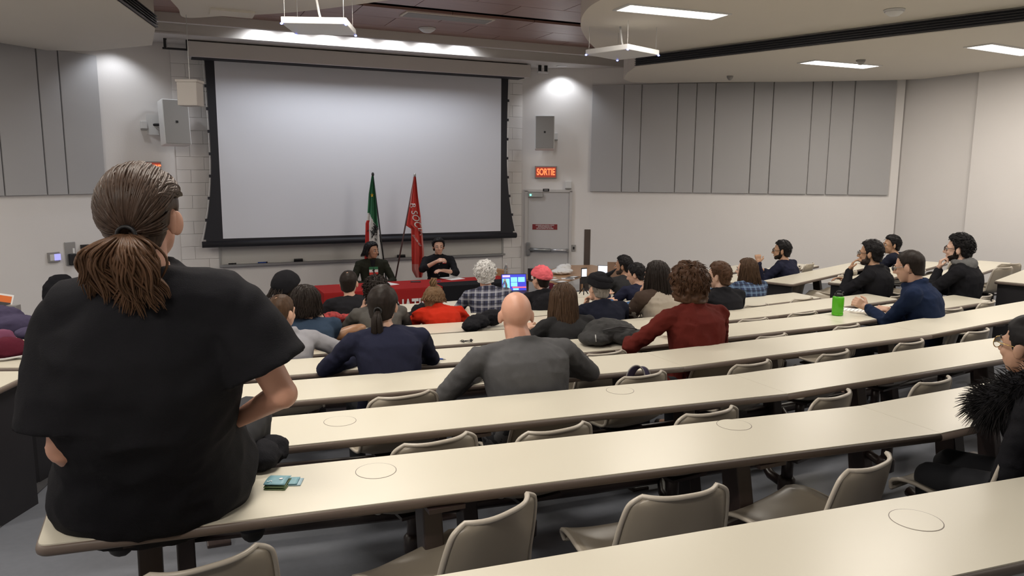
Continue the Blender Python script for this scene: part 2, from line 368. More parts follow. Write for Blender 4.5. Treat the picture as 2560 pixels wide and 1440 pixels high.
p = onz(1405, 165, 4.13); downlight((p.x, p.y, 4.13), (0.10, 0.2, -1), 'lit round downlight in the soffit above the exit door', W=CORNER_W, ang=120)
p = ony(310, 120, 12.28); downlight((p.x, p.y, 4.13), (-0.05, 0.1, -1), 'round downlight above the left corner of the front wall', W=CORNER_W, ang=120)

# ------------------------------------------------------------------ wall frames of reference
def wallframe(a, b):
    d = (V(b) - V(a)).normalized(); n = V((-d.y, d.x, 0)); c = V((3.3, 5, 0))
    if (c - V(a)).dot(n) < 0: n = -n
    return V(a), d, n
class WF:
    def __init__(s, a, b): s.a, s.d, s.n = wallframe(a, b); s.M = Matrix((s.d, s.n, V((0, 0, 1)))).transposed()
    def p(s, t, z, off=0.0): return s.a + s.d * t + s.n * off + V((0, 0, z))
    def box(s, mb, t0, t1, z0, z1, o0, o1): return mb.box(s.p((t0 + t1) / 2, (z0 + z1) / 2, (o0 + o1) / 2), (abs(t1 - t0), abs(o1 - o0), abs(z1 - z0)), M=s.M)
    def text(s, t, z, off, flip=1): return frame(s.p(t, z, off), s.d * flip, (0, 0, 1))
    def at(s, x, y, off=0.0):
        q = onplane(x, y, s.a + s.n * off, s.n); return (q - s.a).dot(s.d), q.z
W_DOOR, W_R = WF(FR, DR), WF(DR, PR); W_LD, W_L = WF(FL, DL), WF(DL, PL); W_F = WF(FL, FR)

ORD = ['first', 'second', 'third', 'fourth', 'fifth', 'sixth', 'seventh', 'eighth', 'ninth', 'tenth', 'eleventh', 'twelfth', 'thirteenth']
ed = [-0.0, 0.585, 0.905, 1.545, 1.87, 2.195, 2.845, 3.17, 3.81, 4.12, 4.485, 5.14]
for i, (a, b) in enumerate(zip(ed, ed[1:])):
    mb = W_R.box(MB(), a + 0.008, b - 0.008, 1.9, 3.83, 0.0, 0.05)
    wide = 'wide' if b - a > 0.45 else 'narrow'
    o = mesh_obj('acoustic_panel', mb, 'panel', None, origin=tuple(W_R.p((a + b) / 2, 1.9, 0)), bevel=0.006)
    tag(o, f'{wide} grey fabric acoustic panel, {ORD[i]} from the door on the right wall', 'wall panel', 'acoustic panels on the right wall')
ed = [0.0, 0.565, 0.855, 1.40, 1.72]
for i, (a, b) in enumerate(zip(ed, ed[1:])):
    mb = W_L.box(MB(), a + 0.009, b - 0.009, 1.9, 3.83, 0.0, 0.05)
    o = mesh_obj('acoustic_panel', mb, 'panel', None, origin=tuple(W_L.p((a + b) / 2, 1.9, 0)), bevel=0.006)
    tag(o, f'grey fabric acoustic panel on the left wall, {ORD[i]} from the bright corner', 'wall panel', 'acoustic panels on the left wall')

# ------------------------------------------------------------------ projection screen, whiteboard
ys = 12.72
def S(px, py, Y=ys): return ony(px, py, Y)
scr = thing('projection_screen', 'wide white projection screen with black borders hanging on the front wall', 'screen', S(900, 600))
tl, tr, bl, br = S(539, 150), S(1252, 196), S(554, 597), S(1252.5, 580)
zb = (bl.z + br.z) / 2; xl, xr = (tl.x + bl.x) / 2, (tr.x + br.x) / 2
part('fabric', MB().box(((xl + xr) / 2, ys, (zb + 4.0) / 2), (xr - xl, 0.004, 4.0 - zb)), 'screen_white', scr)
for sd in (-1, 1):
    x0 = xl if sd < 0 else xr; mb = MB(); pts = []
    for k in range(17):
        t = k / 16; z = zb + (3.95 - zb) * t
        w = 0.115 + 0.17 * (2 * t - 1) ** 2 * (1 if t < 0.5 else 0.15); pts.append((x0 + sd * w, z))
    vs = [(x0, ys, z) for _, z in pts] + [(x, ys, z) for x, z in pts] + [(x0, ys + 0.004, z) for _, z in pts] + [(x, ys + 0.004, z) for x, z in pts]
    n = 17; fs = []
    for k in range(16): fs += [(k, k + 1, n + k + 1, n + k), (2 * n + k, 3 * n + k, 3 * n + k + 1, 2 * n + k + 1), (n + k, n + k + 1, 3 * n + k + 1, 3 * n + k)]
    mb.add(vs, fs); part('border', mb, 'screen_black', scr)
    for k in range(7):
        t = (k + 0.9) / 8.2; z = zb + (3.95 - zb) * t; w = 0.115 + 0.17 * (2 * t - 1) ** 2 * (1 if t < 0.5 else 0.15)
        part('tab', MB().box((x0 + sd * (w + 0.012), ys, z), (0.035, 0.008, 0.045)), 'screen_black', scr)
    part('cord', MB().tube([(x0 + sd * (0.135 + 0.175 * (2 * t - 1) ** 2 * (1 if t < 0.5 else 0.15)), ys, zb - 0.02 + (3.9 - zb + 0.02) * t) for t in [i / 16 for i in range(17)]], 0.004, 6), 'white_plastic', scr)
part('border', MB().box(((xl + xr) / 2, ys, zb - 0.03), (xr - xl + 0.5, 0.006, 0.08)), 'screen_black', scr)
b0, b1 = S(505, 607), S(1290, 587); part('bottom_bar', MB().tube([(b0.x, ys, zb - 0.075), (b1.x, ys, zb - 0.075)], 0.05, 14), 'screen_black', scr, True)
c0, c1 = ony(470, 139, 12.42), ony(1327, 170, 12.42); zc0 = ony(900, 167, 12.42).z; zc1 = 4.11
mb = MB().box(((c0.x + c1.x) / 2, 12.60, (zc0 + zc1) / 2), (c1.x - c0.x, 0.36, zc1 - zc0)); part('case', mb, 'soffit_front', scr, bevel=0.006)
part('case_slot', MB().box(((c0.x + c1.x) / 2 - 0.02, 12.62, zc0 - 0.004), (c1.x - c0.x - 0.14, 0.26, 0.012)), 'screen_black', scr)
# brackets left and right of the case
for nm, (x, y), lab in (('l', (441, 112), 'black metal screen bracket under the soffit left of the screen case'), ('r', (1357, 172), 'black and white cable bracket under the soffit right of the screen case')):
    q = ony(x, y, 12.5); t = thing('screen_bracket', lab, 'bracket', q); w = 0.15 if nm == 'l' else 0.06
    for sx in (-1, 1): part('post', MB().box(q + V((sx * w, 0, 0.02)), (0.045, 0.04, 0.14)), 'black_metal', t); part('clip', MB().box(q + V((sx * w + 0.02, -0.03, 0.0)), (0.012, 0.01, 0.11)), 'chrome', t)
    part('bar', MB().box(q + V((0, 0, -0.06)), (2 * w + 0.08, 0.05, 0.025)), 'black_metal' if nm == 'l' else 'white_plastic', t)
    part('plate', MB().box(q + V((0, 0, 0.093)), (2 * w + 0.09, 0.05, 0.02)), 'black_metal', t)
wb = thing('whiteboard', 'long wall whiteboard with a metal marker tray under the screen', 'whiteboard', (3.2, 12.98, 0.75))
part('board', MB().box((3.24, 12.982, 1.32), (4.93, 0.012, 1.15)), 'whiteboard', wb)
for x in (0.765, 5.715): part('side_trim', MB().box((x, 12.975, 1.32), (0.03, 0.025, 1.17)), 'alu', wb)
part('tray', MB().extr([(0.75, 12.975, 0.74), (0.75, 12.90, 0.735), (0.75, 12.89, 0.75), (0.75, 12.88, 0.75), (0.75, 12.885, 0.715), (0.75, 12.975, 0.70)], (4.98, 0, 0)), 'alu', wb)
for px, py, w, m, lab, nm in ((575, 657, 0.05, 'black', 'short dark marker at the left end of the whiteboard tray', 'marker'), (585, 657, 0.03, 'black', 'small black marker cap on the tray beside the short marker', 'marker'), (655, 654, 0.13, 'pen_blue', 'blue marker lying on the whiteboard tray', 'marker')):
    mat('pen_blue', (0.03, 0.08, 0.35), 0.4); q = ony(px, py, 12.93)
    t = thing(nm, lab, 'marker', (q.x, 12.93, 0.755)); part('barrel', MB().tube([(q.x - w / 2, 12.93, 0.758), (q.x + w / 2, 12.93, 0.758)], 0.011, 8), m, t, True); part('cap', MB().tube([(q.x + w / 2, 12.93, 0.758), (q.x + w / 2 + 0.02, 12.93, 0.758)], 0.013, 8), 'black', t, True)
for px, py, lab in ((746, 649, 'black whiteboard eraser on the tray left of the seated speakers'), (1003, 638, 'black whiteboard eraser on the tray between the two speakers')):
    q = ony(px, py, 12.93); t = thing('eraser', lab, 'eraser', (q.x, 12.93, 0.745)); part('grip', MB().box((q.x, 12.93, 0.785), (0.14, 0.05, 0.025)), 'black', t, bevel=0.004); part('felt', MB().box((q.x, 12.93, 0.76), (0.14, 0.055, 0.022)), 'black_cloth', t)

# ------------------------------------------------------------------ door and what hangs around it
door = thing('door_1', 'white exit door with a metal push bar in the front right corner', 'door', W_DOOR.p(0.5, -0.15, 0)); door['kind'] = 'structure'; del door['category']
mb = MB(); W_DOOR.box(mb, 0.13, 0.905, -0.15, 1.885, 0.0, 0.03); part('leaf', mb, 'door', door, bevel=0.003)
mb = MB(); W_DOOR.box(mb, 0.07, 0.13, -0.15, 1.91, 0.0, 0.05); W_DOOR.box(mb, 0.905, 0.955, -0.15, 1.91, 0.0, 0.05); W_DOOR.box(mb, 0.07, 0.955, 1.885, 1.93, 0.0, 0.05); part('door_frame', mb, 'door_frame', door)
pb = MB(); pb.tube([W_DOOR.p(0.15, 0.81, 0.10), W_DOOR.p(0.56, 0.80, 0.10)], 0.034, 12); part('push_bar', pb, 'steel', door, True)
part('push_bar_end', MB().tube([W_DOOR.p(0.56, 0.80, 0.10), W_DOOR.p(0.86, 0.797, 0.10)], 0.027, 12), 'chrome', door, True)
mb = MB(); W_DOOR.box(mb, 0.105, 0.175, 0.70, 0.94, 0.03, 0.13); part('latch_case', mb, 'steel', door, bevel=0.01)
mb = MB(); W_DOOR.box(mb, 0.855, 0.90, 0.76, 0.83, 0.03, 0.12); part('bar_bracket', mb, 'steel', door, bevel=0.006)
mb = MB(); W_DOOR.box(mb, 0.135, 0.40, 1.79, 1.875, 0.03, 0.09); part('door_closer', mb, 'alu', door, bevel=0.006)
part('status_light', MB().ell(W_DOOR.p(0.175, 1.83, 0.095), (0.016, 0.016, 0.016)), 'led_green', door, True)
t0, z0 = W_DOOR.at(1331, 560); t1, z1 = W_DOOR.at(1393, 574)
sg = thing('door_notice', 'dark red notice with three lines of white text on the exit door', 'sign', W_DOOR.p((t0 + t1) / 2, z1, 0.03))
mb = MB(); W_DOOR.box(mb, t0, t1, z1, z0, 0.031, 0.035); part('plate', mb, 'sign_red', sg)
for k, s in enumerate(("LE DEVERROUILLAGE DE LA PORTE", "ENTRAINE APRES DELAI LE", "DECLENCHEMENT DE L'ALARME")):
    text_part('lettering', s, 0.034, W_DOOR.text((t0 + t1) / 2, z0 - 0.022 - 0.029 * k, 0.0365), 'white_print', sg, spacing=0.85, sx=0.75)
q = W_DOOR.at(1365, 475); sg = thing('door_number_plate', 'small black room number plate above the exit door', 'sign', W_DOOR.p(q[0], q[1], 0.05)); mb = MB(); W_DOOR.box(mb, q[0] - 0.06, q[0] + 0.06, q[1] - 0.025, q[1] + 0.025, 0.05, 0.056); part('plate', mb, 'black', sg)
mb = MB(); W_DOOR.box(mb, q[0] - 0.035, q[0] + 0.035, q[1] - 0.006, q[1] + 0.008, 0.056, 0.058); part('label_strip', mb, 'alu', sg)

def exit_sign(w, t0, t1, z0, z1, label):
    t = thing('exit_sign', label, 'sign', w.p((t0 + t1) / 2, z0, 0)); mb = MB(); w.box(mb, t0, t1, z0, z1, 0.0, 0.06); part('housing', mb, 'grey_plastic', t, bevel=0.006)
    mb = MB(); w.box(mb, t0 + 0.018, t1 - 0.018, z0 + 0.018, z1 - 0.018, 0.058, 0.064); part('face', mb, 'exit_bg', t)
    fl = 1 if w.d.cross(V((0, 0, 1))).dot(w.n) > 0 else -1
    text_part('lettering', 'SORTIE', 0.168, w.text((t0 + t1) / 2, (z0 + z1) / 2, 0.066, fl), 'exit_red', t, extrude=0.001, sx=0.62, offset=0.004)
t0, z1 = W_DOOR.at(1337, 415, 0.05); t1, z0 = W_DOOR.at(1392, 446, 0.05); exit_sign(W_DOOR, t0, t1, z0, z1, 'glowing red SORTIE exit sign above the door on the right')
t0, z1 = W_LD.at(402, 404, 0.05); t1, _ = W_LD.at(342, 403, 0.05); exit_sign(W_LD, t0, t1, z1 - 0.23, z1, 'glowing red SORTIE exit sign half hidden by the ponytailed head')

def loudspeaker(c, yaw, w, d, h, wallp, label):
    t = thing('loudspeaker', label, 'loudspeaker', c - V((0, 0, h / 2))); M = Matrix.Rotation(yaw, 3, 'Z') @ Matrix.Rotation(rad(-6), 3, 'X')
    f = M @ V((0, -1, 0))
    part('cabinet', MB().box(c, (w, d, h), M=M), 'white_plastic', t, bevel=0.012)
    part('grille', MB().box(c + f * (d / 2 + 0.006), (w - 0.025, 0.012, h - 0.025), M=M), 'grey_plastic', t, bevel=0.004)
    part('badge', MB().box(c + f * (d / 2 + 0.014), (0.035, 0.004, 0.035), M=M), 'black', t)
    part('bracket', MB().tube([c - f * d / 2, wallp], 0.02, 8), 'black_metal', t, True)
    part('wall_plate', MB().box(wallp, (0.2, 0.02, 0.3), M=Matrix.Rotation(yaw, 3, 'Z')), 'white_plastic', t)
    part('cable', MB().tube([wallp + V((0.04, -0.02, -0.05)), wallp.lerp(c, 0.4) + V((0, 0, -0.10)), c - f * d / 2 + V((0, 0, -0.05))], 0.006, 6), 'grey_plastic', t, True)
W_ = W_DOOR; q = W_.p(0.42, 2.95, 0.30); loudspeaker(q, math.atan2(-W_.n.x, W_.n.y) + math.pi - rad(2), 0.35, 0.24, 0.60, W_.p(0.50, 2.93, 0.02), 'grey fronted loudspeaker on the wall above the right exit sign')
q = onplane(436, 308, W_LD.p(0, 0, 0.35), W_LD.n); loudspeaker(q, rad(14), 0.37, 0.26, 0.66, onplane(384, 312, W_LD.p(0, 0, 0.01), W_LD.n), 'grey fronted loudspeaker on a bracket left of the screen')

def wall_box(w, x0, y0, x1, y1, dep, m, name, label, cat, extra=None):
    ta, za = w.at(x0, y0); tb, zb_ = w.at(x1, y1); t = thing(name, label, cat, w.p((ta + tb) / 2, zb_, 0)); mb = MB(); w.box(mb, ta, tb, zb_, za, 0.0, dep); part('housing', mb, m, t, bevel=0.004)
    if extra: extra(t, w, min(ta, tb), max(ta, tb), min(za, zb_), max(za, zb_), dep)
    return t
def ex_sock(t, w, a, b, c, d, o):
    mb = MB(); w.box(mb, a + (b - a) * 0.3, b - (b - a) * 0.3, c + (d - c) * 0.3, d - (d - c) * 0.3, o, o + 0.006); part('button', mb, 'black', t)
def ex_conduit(t, w, a, b, c, d, o):
    mb = MB(); w.box(mb, a, b, c - 0.012, c + 0.01, 0, o + 0.015); part('lip', mb, 'grey_plastic', t)
wall_box(W_DOOR, 1429, 612, 1439, 628, 0.02, 'alu', 'key_switch', 'small metal key switch on the wall right of the exit door', 'switch', ex_sock)
wall_box(W_DOOR, 1413, 453, 1428, 471, 0.05, 'white_plastic', 'wall_sensor', 'small white box on the wall above the door corner', 'sensor', ex_conduit)
wall_box(W_DOOR, 1385, 333, 1394, 350, 0.04, 'white_plastic', 'wall_junction_box', 'small white junction box beside the right loudspeaker', 'box', ex_conduit)
wall_box(W_LD, 350, 303, 366, 323, 0.04, 'white_plastic', 'wall_junction_box', 'small white junction box beside the left loudspeaker bracket', 'box', ex_conduit)
o = W_DOOR.box(MB(), 1.20, 1.315, -0.1, 1.19, 0.0, 0.012); mat('bronze', (0.16, 0.13, 0.115), 0.35, 0.7)
tag(mesh_obj('corner_guard', o, 'bronze', None, origin=tuple(W_DOOR.p(1.25, -0.1, 0)), bevel=0.003), 'brown metal corner guard right of the exit door', 'corner guard')
def ex_panel(t, w, a, b, c, d, o):
    for k, m in ((0.30, 'white_plastic'), (0.66, 'led_pale'), (0.86, 'led_pale')):
        mat('led_pale', (0.5, 0.5, 0.75), emit=(0.4, 0.4, 1.0), estr=0.7)
        x = b - (b - a) * k; mb = MB(); w.box(mb, x - 0.028, x + 0.028, c + 0.025, d - 0.025, o, o + 0.008); part('switch', mb, m, t)
wall_box(W_L, 117, 632, 148, 654, 0.03, 'grey_plastic', 'control_panel', 'grey light control panel with blue lit buttons on the left wall', 'control panel', ex_panel)
def ex_holder(t, w, a, b, c, d, o):
    mb = MB(); w.box(mb, a + 0.02, b - 0.03, c, c + (d - c) * 0.5, o, o + 0.05); part('handset', mb, 'black', t, bevel=0.01)
    mb = MB(); w.box(mb, a + 0.02, b - 0.1, c + (d - c) * 0.45, d - 0.09, o, o + 0.01); part('card', mb, 'paper', t)
wall_box(W_L, 160, 606, 190, 661, 0.02, 'alu', 'document_holder', 'metal wall holder with papers and a black handset', 'holder', ex_holder)
wall_box(W_L, 200, 612, 222, 650, 0.06, 'black_metal', 'wall_telephone', 'dark wall telephone beside the ponytail', 'telephone', ex_sock)

# ------------------------------------------------------------------ hung devices and ceiling fittings
def slab_device(c, yaw, label, w=0.6, hang=3.95):
    t = thing('ceiling_microphone', label, 'microphone', c); M = Matrix.Rotation(yaw, 3, 'Z')
    part('body', MB().box(c, (w, w, 0.06), M=M), 'white_plastic', t, bevel=0.008)
    for sx in (-1, 1):
        for sy in (-1, 1):
            p = c + M @ V((sx * (w / 2 - 0.03), sy * (w / 2 - 0.03), 0)); part('wire', MB().tube([p + V((0, 0, 0.03)), p + V((0, 0, hang - c.z))], 0.002, 5), 'alu', t)
            part('indicator', MB().ell(p + V((0, 0, -0.032)) + M @ V((sx * 0.024, sy * 0.024, 0)), (0.013, 0.013, 0.009), nu=8, nv=6), 'led_blue', t)
    part('cable', MB().tube([c + V((0.02, 0, 0.03)), c + V((0.0, 0.02, 0.12)), c + V((-0.04, 0.0, hang - c.z))], 0.012, 8), 'white_plastic', t, True)
slab_device(atd(800, 66, 7.3), -YAW + rad(3), 'white square microphone slab hung in front of the screen')
slab_device(atd(1556, 131, 9.0), -YAW + rad(45), 'white square microphone slab hung under the curved soffit', 0.62, 3.95)
q = onz(476, 236, 3.3); q = ony(476, 236, 9.5)
t = thing('hanging_box', 'off white box hanging on a wire beside the left loudspeaker', 'box', q - V((0, 0, 0.12)))
part('box', MB().box(q, (0.22, 0.2, 0.26), M=Matrix.Rotation(-YAW, 3, 'Z')), 'soffit_front', t, bevel=0.01); part('lid', MB().box(q + V((0, 0, 0.14)), (0.245, 0.22, 0.03), M=Matrix.Rotation(-YAW, 3, 'Z')), 'soffit_front', t, bevel=0.008)
part('wire', MB().tube([q + V((0, 0, 0.15)), q + V((0, 0, 4.30 - q.z))], 0.004, 6), 'alu', t)
def dome(c, r, label, m='white_plastic', cat='smoke detector'):
    t = thing('smoke_detector', label, cat, c); mesh_obj('base', MB().lathe([(r, -0.02), (r * 1.05, 0), (r * 1.05, 0.0), (0.001, 0.0)], n=20), m, t, True); mesh_obj('dome', MB().lathe([(0.001, -0.07), (r * 0.5, -0.062), (r * 0.85, -0.035), (r, -0.018)], n=20), m, t, True)
q = onz(1068, 70, 4.30); dome(V((q.x, min(q.y, 11.3), 4.30)), 0.12, 'pale dome detector on the wood ceiling')
q = onz(2236, 24, 3.95); dome(V((q.x, q.y, 3.95)), 0.10, 'round smoke detector on the right soffit'); q = onz(2152, 150, 3.8); dome(V((q.x, q.y, 3.8)), 0.06, 'small ceiling sensor beside the lit light', 'grey_plastic'); 
q = onz(1825, 190, 3.8); dome(V((q.x, q.y, 3.8)), 0.05, 'tiny ceiling sensor at the soffit edge above the panels', 'grey_plastic')
q = onz(580, 30, 3.95); tag(mesh_obj('access_cover', MB().box((0, 0, 0), (0.45, 0.3, 0.03)), 'ceil', None, origin=None), 'flush beige access cover in the left soffit', 'cover'); bpy.data.objects['access_cover'].location = (q.x, q.y, 3.94)
q = onz(1120, 43, 4.30); t = thing('dark_ceiling_light', 'unlit rectangular light panel in the wood ceiling', 'ceiling light', (q.x, q.y, 4.295)); mesh_obj('frame', MB().box((0, 0, 0), (1.25, 0.32, 0.02)), 'ceil', t); mesh_obj('diffuser', MB().box((0, 0, -0.008), (1.18, 0.26, 0.014)), 'grey_plastic', t)

# ------------------------------------------------------------------ long desks
DESK_D = 0.385
ROWS = {1: (1.311, 1.37, -0.9, 8.2), 2: (1.25, 2.28, -0.365, 8.0), 3: (1.189, 3.09, -0.35, 7.8), 4: (1.128, 3.91, -0.2, 7.5), 5: (1.067, 4.655, 0.0, 7.13), 6: (1.006, 5.40, 0.15, 6.70),
        7: (0.945, 6.10, 0.25, 6.33), 8: (0.884, 6.80, 0.5, 5.95), 9: (0.823, 7.50, 0.8, 5.6), 10: (0.762, 8.20, 1.2, 5.2)}
RNAME = {1: 'nearest', 2: 'second nearest', 3: 'third', 4: 'fourth', 5: 'fifth', 6: 'sixth', 7: 'seventh', 8: 'eighth', 9: 'ninth', 10: 'tenth and last'}
def yfar(k, x):
    z, yc, x0, x1 = ROWS[k]; c = 0.023 if k > 1 else 0.02
    if k == 2 and x < 3.3: c = 0.0275
    return yc + c * (x - 3.3) ** 2
def ynear(k, x): return yfar(k, x) - DESK_D
def round_poly(P, r, n=5, which=None):
    out = []
    for i, p in enumerate(P):
        p = V((*p[:2], 0)); a = V((*P[i - 1][:2], 0)); b = V((*P[(i + 1) % len(P)][:2], 0))
        if which is not None and i not in which: out.append((p.x, p.y)); continue
        u = (a - p).normalized(); w = (b - p).normalized(); rr = min(r, (a - p).length / 2.2, (b - p).length / 2.2)
        for k in range(n + 1):
            t = k / n; q = (p + u * rr) * (1 - t) ** 2 + p * (2 * t * (1 - t)) + (p + w * rr) * t * t; out.append((q.x, q.y))
    return out
def desk_piece(P, z, t, ends, edge=True):
    """P: far-left, far-right, near-right, near-left"""
    rc = ([0, 3] if ends[0] else []) + ([1, 2] if ends[1] else [])
    poly = round_poly(P, 0.03, which=rc); c = V((sum(p[0] for p in poly) / len(poly), sum(p[1] for p in poly) / len(poly), 0))
    part('tabletop', MB().prism(poly, z - 0.004, z), 'laminate', t)
    def grow(d): 
        out = []
        for i, p in enumerate(poly):
            a = V((*poly[i - 1], 0)); b = V((*poly[(i + 1) % len(poly)], 0)); e = (b - a).normalized(); n = V((e.y, -e.x, 0)); p = V((*p, 0))
            if (p - c).dot(n) < 0: n = -n
            out.append((p.x + n.x * d, p.y + n.y * d))
        return out
    mb = MB(); L = [(-0.004, 0.001), (-0.008, 0.006), (-0.018, 0.0085), (-0.028, 0.007), (-0.034, 0.001)]
    vs = []; n = len(poly)
    for dz, gr in L: vs += [(x, y, z + dz) for x, y in grow(gr)]
    fs = [(i * n + k, i * n + (k + 1) % n, (i + 1) * n + (k + 1) % n, (i + 1) * n + k) for i in range(len(L) - 1) for k in range(n)] + [tuple(range(n)), tuple(range((len(L) - 1) * n, len(L) * n))]
    mb.add(vs, fs); part('edge_band', mb, 'edge', t, True)
def leg(t, x, y, z, rz=0.0):
    f = floorz(x, y); M = Matrix.Rotation(rz, 3, 'Z'); c = V((x, y, 0))
    mb = MB(); top = z - 0.035; w0, w1 = 0.045, 0.06
    vs = []
    for zz, w, dy in ((f + 0.03, w1, -0.06), (top, w0, 0.06)):
        for sx, sy in ((-1, -1), (1, -1), (1, 1), (-1, 1)): vs.append(c + M @ V((sx * 0.034, sy * w + dy, zz)))
    mb.add(vs, [(3, 2, 1, 0), (4, 5, 6, 7), (0, 1, 5, 4), (1, 2, 6, 5), (2, 3, 7, 6), (3, 0, 4, 7)]); part('leg', mb, 'desk_leg', t, bevel=0.006)
    part('foot', MB().box(c + M @ V((0, -0.06, f + 0.016)), (0.11, 0.30, 0.035), M=M), 'desk_leg', t, bevel=0.006)
    part('top_plate', MB().box(c + V((0, 0, z - 0.042)), (0.12, 0.30, 0.014), M=M), 'desk_leg', t)
LEGX = {}
for k, (z, yc, x0, x1) in ROWS.items():
    xm = (x0 + x1) / 2
    lab = {1: 'cream long desk nearest the camera, cut off at lower right', 2: 'cream long desk the ponytailed man sits on', 3: 'third cream long desk, just beyond the one the man sits on', 4: 'fourth cream long desk, where the bald man leans',
           5: 'fifth cream long desk, with the green bottle and black backpack on it', 6: 'sixth cream long desk, with the grey hoodie arm resting on it', 7: 'seventh cream long desk, in front of the man in the pointed black cap',
           8: 'eighth cream long desk, with the phone lying behind the plaid man', 9: 'ninth cream long desk, with the lit laptop on it', 10: 'tenth cream long desk, nearest the red table'}[k]
    t = thing('long_desk', lab, 'desk', (xm, yfar(k, xm), floorz(xm, yfar(k, xm))), 0, 'long desks of the middle block')
    br = [x0] + [b for b in (2.72, 4.92) if x0 + 0.5 < b < x1 - 0.5] + [x1]
    for i, (a, b) in enumerate(zip(br, br[1:])):
        g = 0.0012
        P = [(a + g, yfar(k, a)), (b - g, yfar(k, b)), (b - g, ynear(k, b)), (a + g, ynear(k, a))]
        desk_piece(P, z, t, (i == 0, i == len(br) - 2))
    xs = []
    x = x0 + 0.35
    while x < x1 - 0.2:
        xs.append(x); x += 1.15
    LEGX[k] = xs
    if k == 2: xs = LEGX[k] = [-0.1, 0.75, 1.95, 3.1, 4.2, 5.3, 6.4, 7.5]
    for x in xs: leg(t, x, yfar(k, x) - 0.19, z)
    ry = lambda x: yfar(k, x) - 0.17
    part('rail', MB().tube([(x, ry(x), floorz(x, ry(x)) + 0.30) for x in np.linspace(x0 + 0.2, x1 - 0.2, 9)], 0.032, 8), 'desk_leg', t, True)
    if k <= 4:
        cap = {1: [(2290, 1300)], 2: [(940, 1177), (1835, 1062)], 3: [(850, 1053), (1550, 976)], 4: []}[k]
        for px, py in cap:
            q = onz(px, py, z); part('cable_cap', MB().lathe([(0.001, 0.0012), (0.066, 0.0012), (0.0675, 0.0)], (q.x, q.y, z), 36), 'laminate', t)
            part('cap_ring', MB().lathe([(0.0675, 0.0006), (0.0688, 0.0006), (0.0688, 0.0)], (q.x, q.y, z), 36), 'edge', t)

# ------------------------------------------------------------------ angled side desks
WDIR = rad(21)
def wing(far_corner, z, length, sgn, label, depth=0.385):
    d = V((math.cos(WDIR) * sgn, math.sin(WDIR), 0)); n = V((math.sin(WDIR) * sgn, -math.cos(WDIR), 0))
    A = V((far_corner[0], far_corner[1], 0)); B = A + d * length
    t = thing('side_desk', label, 'desk', (A.x, A.y, floorz(A.x, A.y)), 0, 'angled side desks')
    P = [A, B, B + n * depth, A + n * depth]
    if sgn < 0: P = [P[1], P[0], P[3], P[2]]
    desk_piece([(p.x, p.y) for p in P], z, t, (True, True))
    f = floorz(A.x, A.y); c = A + d * 0.05 + n * depth / 2
    part('end_panel', MB().box((c.x, c.y, (f + z - 0.034) / 2), (0.03, depth - 0.04, z - 0.034 - f), M=Matrix((d, n, V((0, 0, 1)))).transposed()), 'end_panel', t)
    for s in (0.4, 0.75): q = A + d * length * s + n * depth / 2; leg(t, q.x, q.y, z, WDIR * sgn)
    part('rail', MB().tube([(lambda p: (p.x, p.y, floorz(p.x, p.y) + 0.3))(A + d * s + n * depth * 0.45) for s in (0.1, length - 0.1)], 0.03, 8), 'desk_leg', t, True)
    return A, d, n
w1 = onz(1905, 702, 0.95); w2 = onz(2070, 705, 1.02); w3n = onz(2361, 713, 1.09); w4 = onz(2487, 702, 1.16)
nrm = V((math.sin(WDIR), -math.cos(WDIR), 0)); w3 = w3n - nrm * 0.385
w0 = w1 + (w1 - w2) * 0.95
wm = w0 + (w1 - w2) * 0.92
WING = {-1: wing(wm, 0.83, 2.2, 1, 'angled side desk nearest the exit door, with loose cables on it'), 0: wing(w0, 0.89, 2.6, 1, 'angled side desk in front of the man raising his fist'), 1: wing(w1, 0.95, 3.2, 1, 'empty angled side desk right behind the man raising his fist'),
        2: wing(w2, 1.02, 3.2, 1, 'angled side desk under the elbow of the bearded man'), 3: wing(w3, 1.09, 3.0, 1, 'angled side desk under the hand of the man in the grey hood'), 4: wing(w4, 1.16, 3.0, 1, 'angled side desk cut by the right picture edge above the long desks')}
LW = {2: wing((-0.45, 6.35), 1.02, 3.2, -1, 'angled side desk at left, holding the papers and foil'), 3: wing((-0.62, 5.50), 1.09, 3.2, -1, 'angled side desk at left, piled with coats and tubes'), 4: wing((-0.70, 4.78), 1.15, 3.2, -1, 'angled side desk at far left showing its black end panel')}

# ------------------------------------------------------------------ shell chairs
PROF = [(0.215, 0.425, 0.185), (0.205, 0.452, 0.20), (0.12, 0.455, 0.212), (0.0, 0.44, 0.215), (-0.10, 0.437, 0.212), (-0.165, 0.462, 0.208), (-0.196, 0.515, 0.204), (-0.214, 0.58, 0.198), (-0.230, 0.65, 0.190), (-0.244, 0.71, 0.178), (-0.250, 0.735, 0.163), (-0.254, 0.752, 0.130)]
def prof(v):
    x = v * (len(PROF) - 1); i = min(int(x), len(PROF) - 2); t = x - i
    P = [PROF[max(i - 1, 0)], PROF[i], PROF[i + 1], PROF[min(i + 2, len(PROF) - 1)]]
    return [0.5 * (2 * P[1][j] + (P[2][j] - P[0][j]) * t + (2 * P[0][j] - 5 * P[1][j] + 4 * P[2][j] - P[3][j]) * t * t + (3 * P[1][j] - P[0][j] - 3 * P[2][j] + P[3][j]) * t ** 3) for j in range(3)]
def shell_fn(u, v):
    y, z, w = prof(v); s = 2 * u - 1; e = abs(s) ** 3
    bk = smooth(0.35, 0.6, v)
    return (s * w, y + e * 0.045 * bk, z + e * 0.035 * (1 - bk) * smooth(0.0, 0.2, v) - (0.0 if v < 0.99 else 0.0))
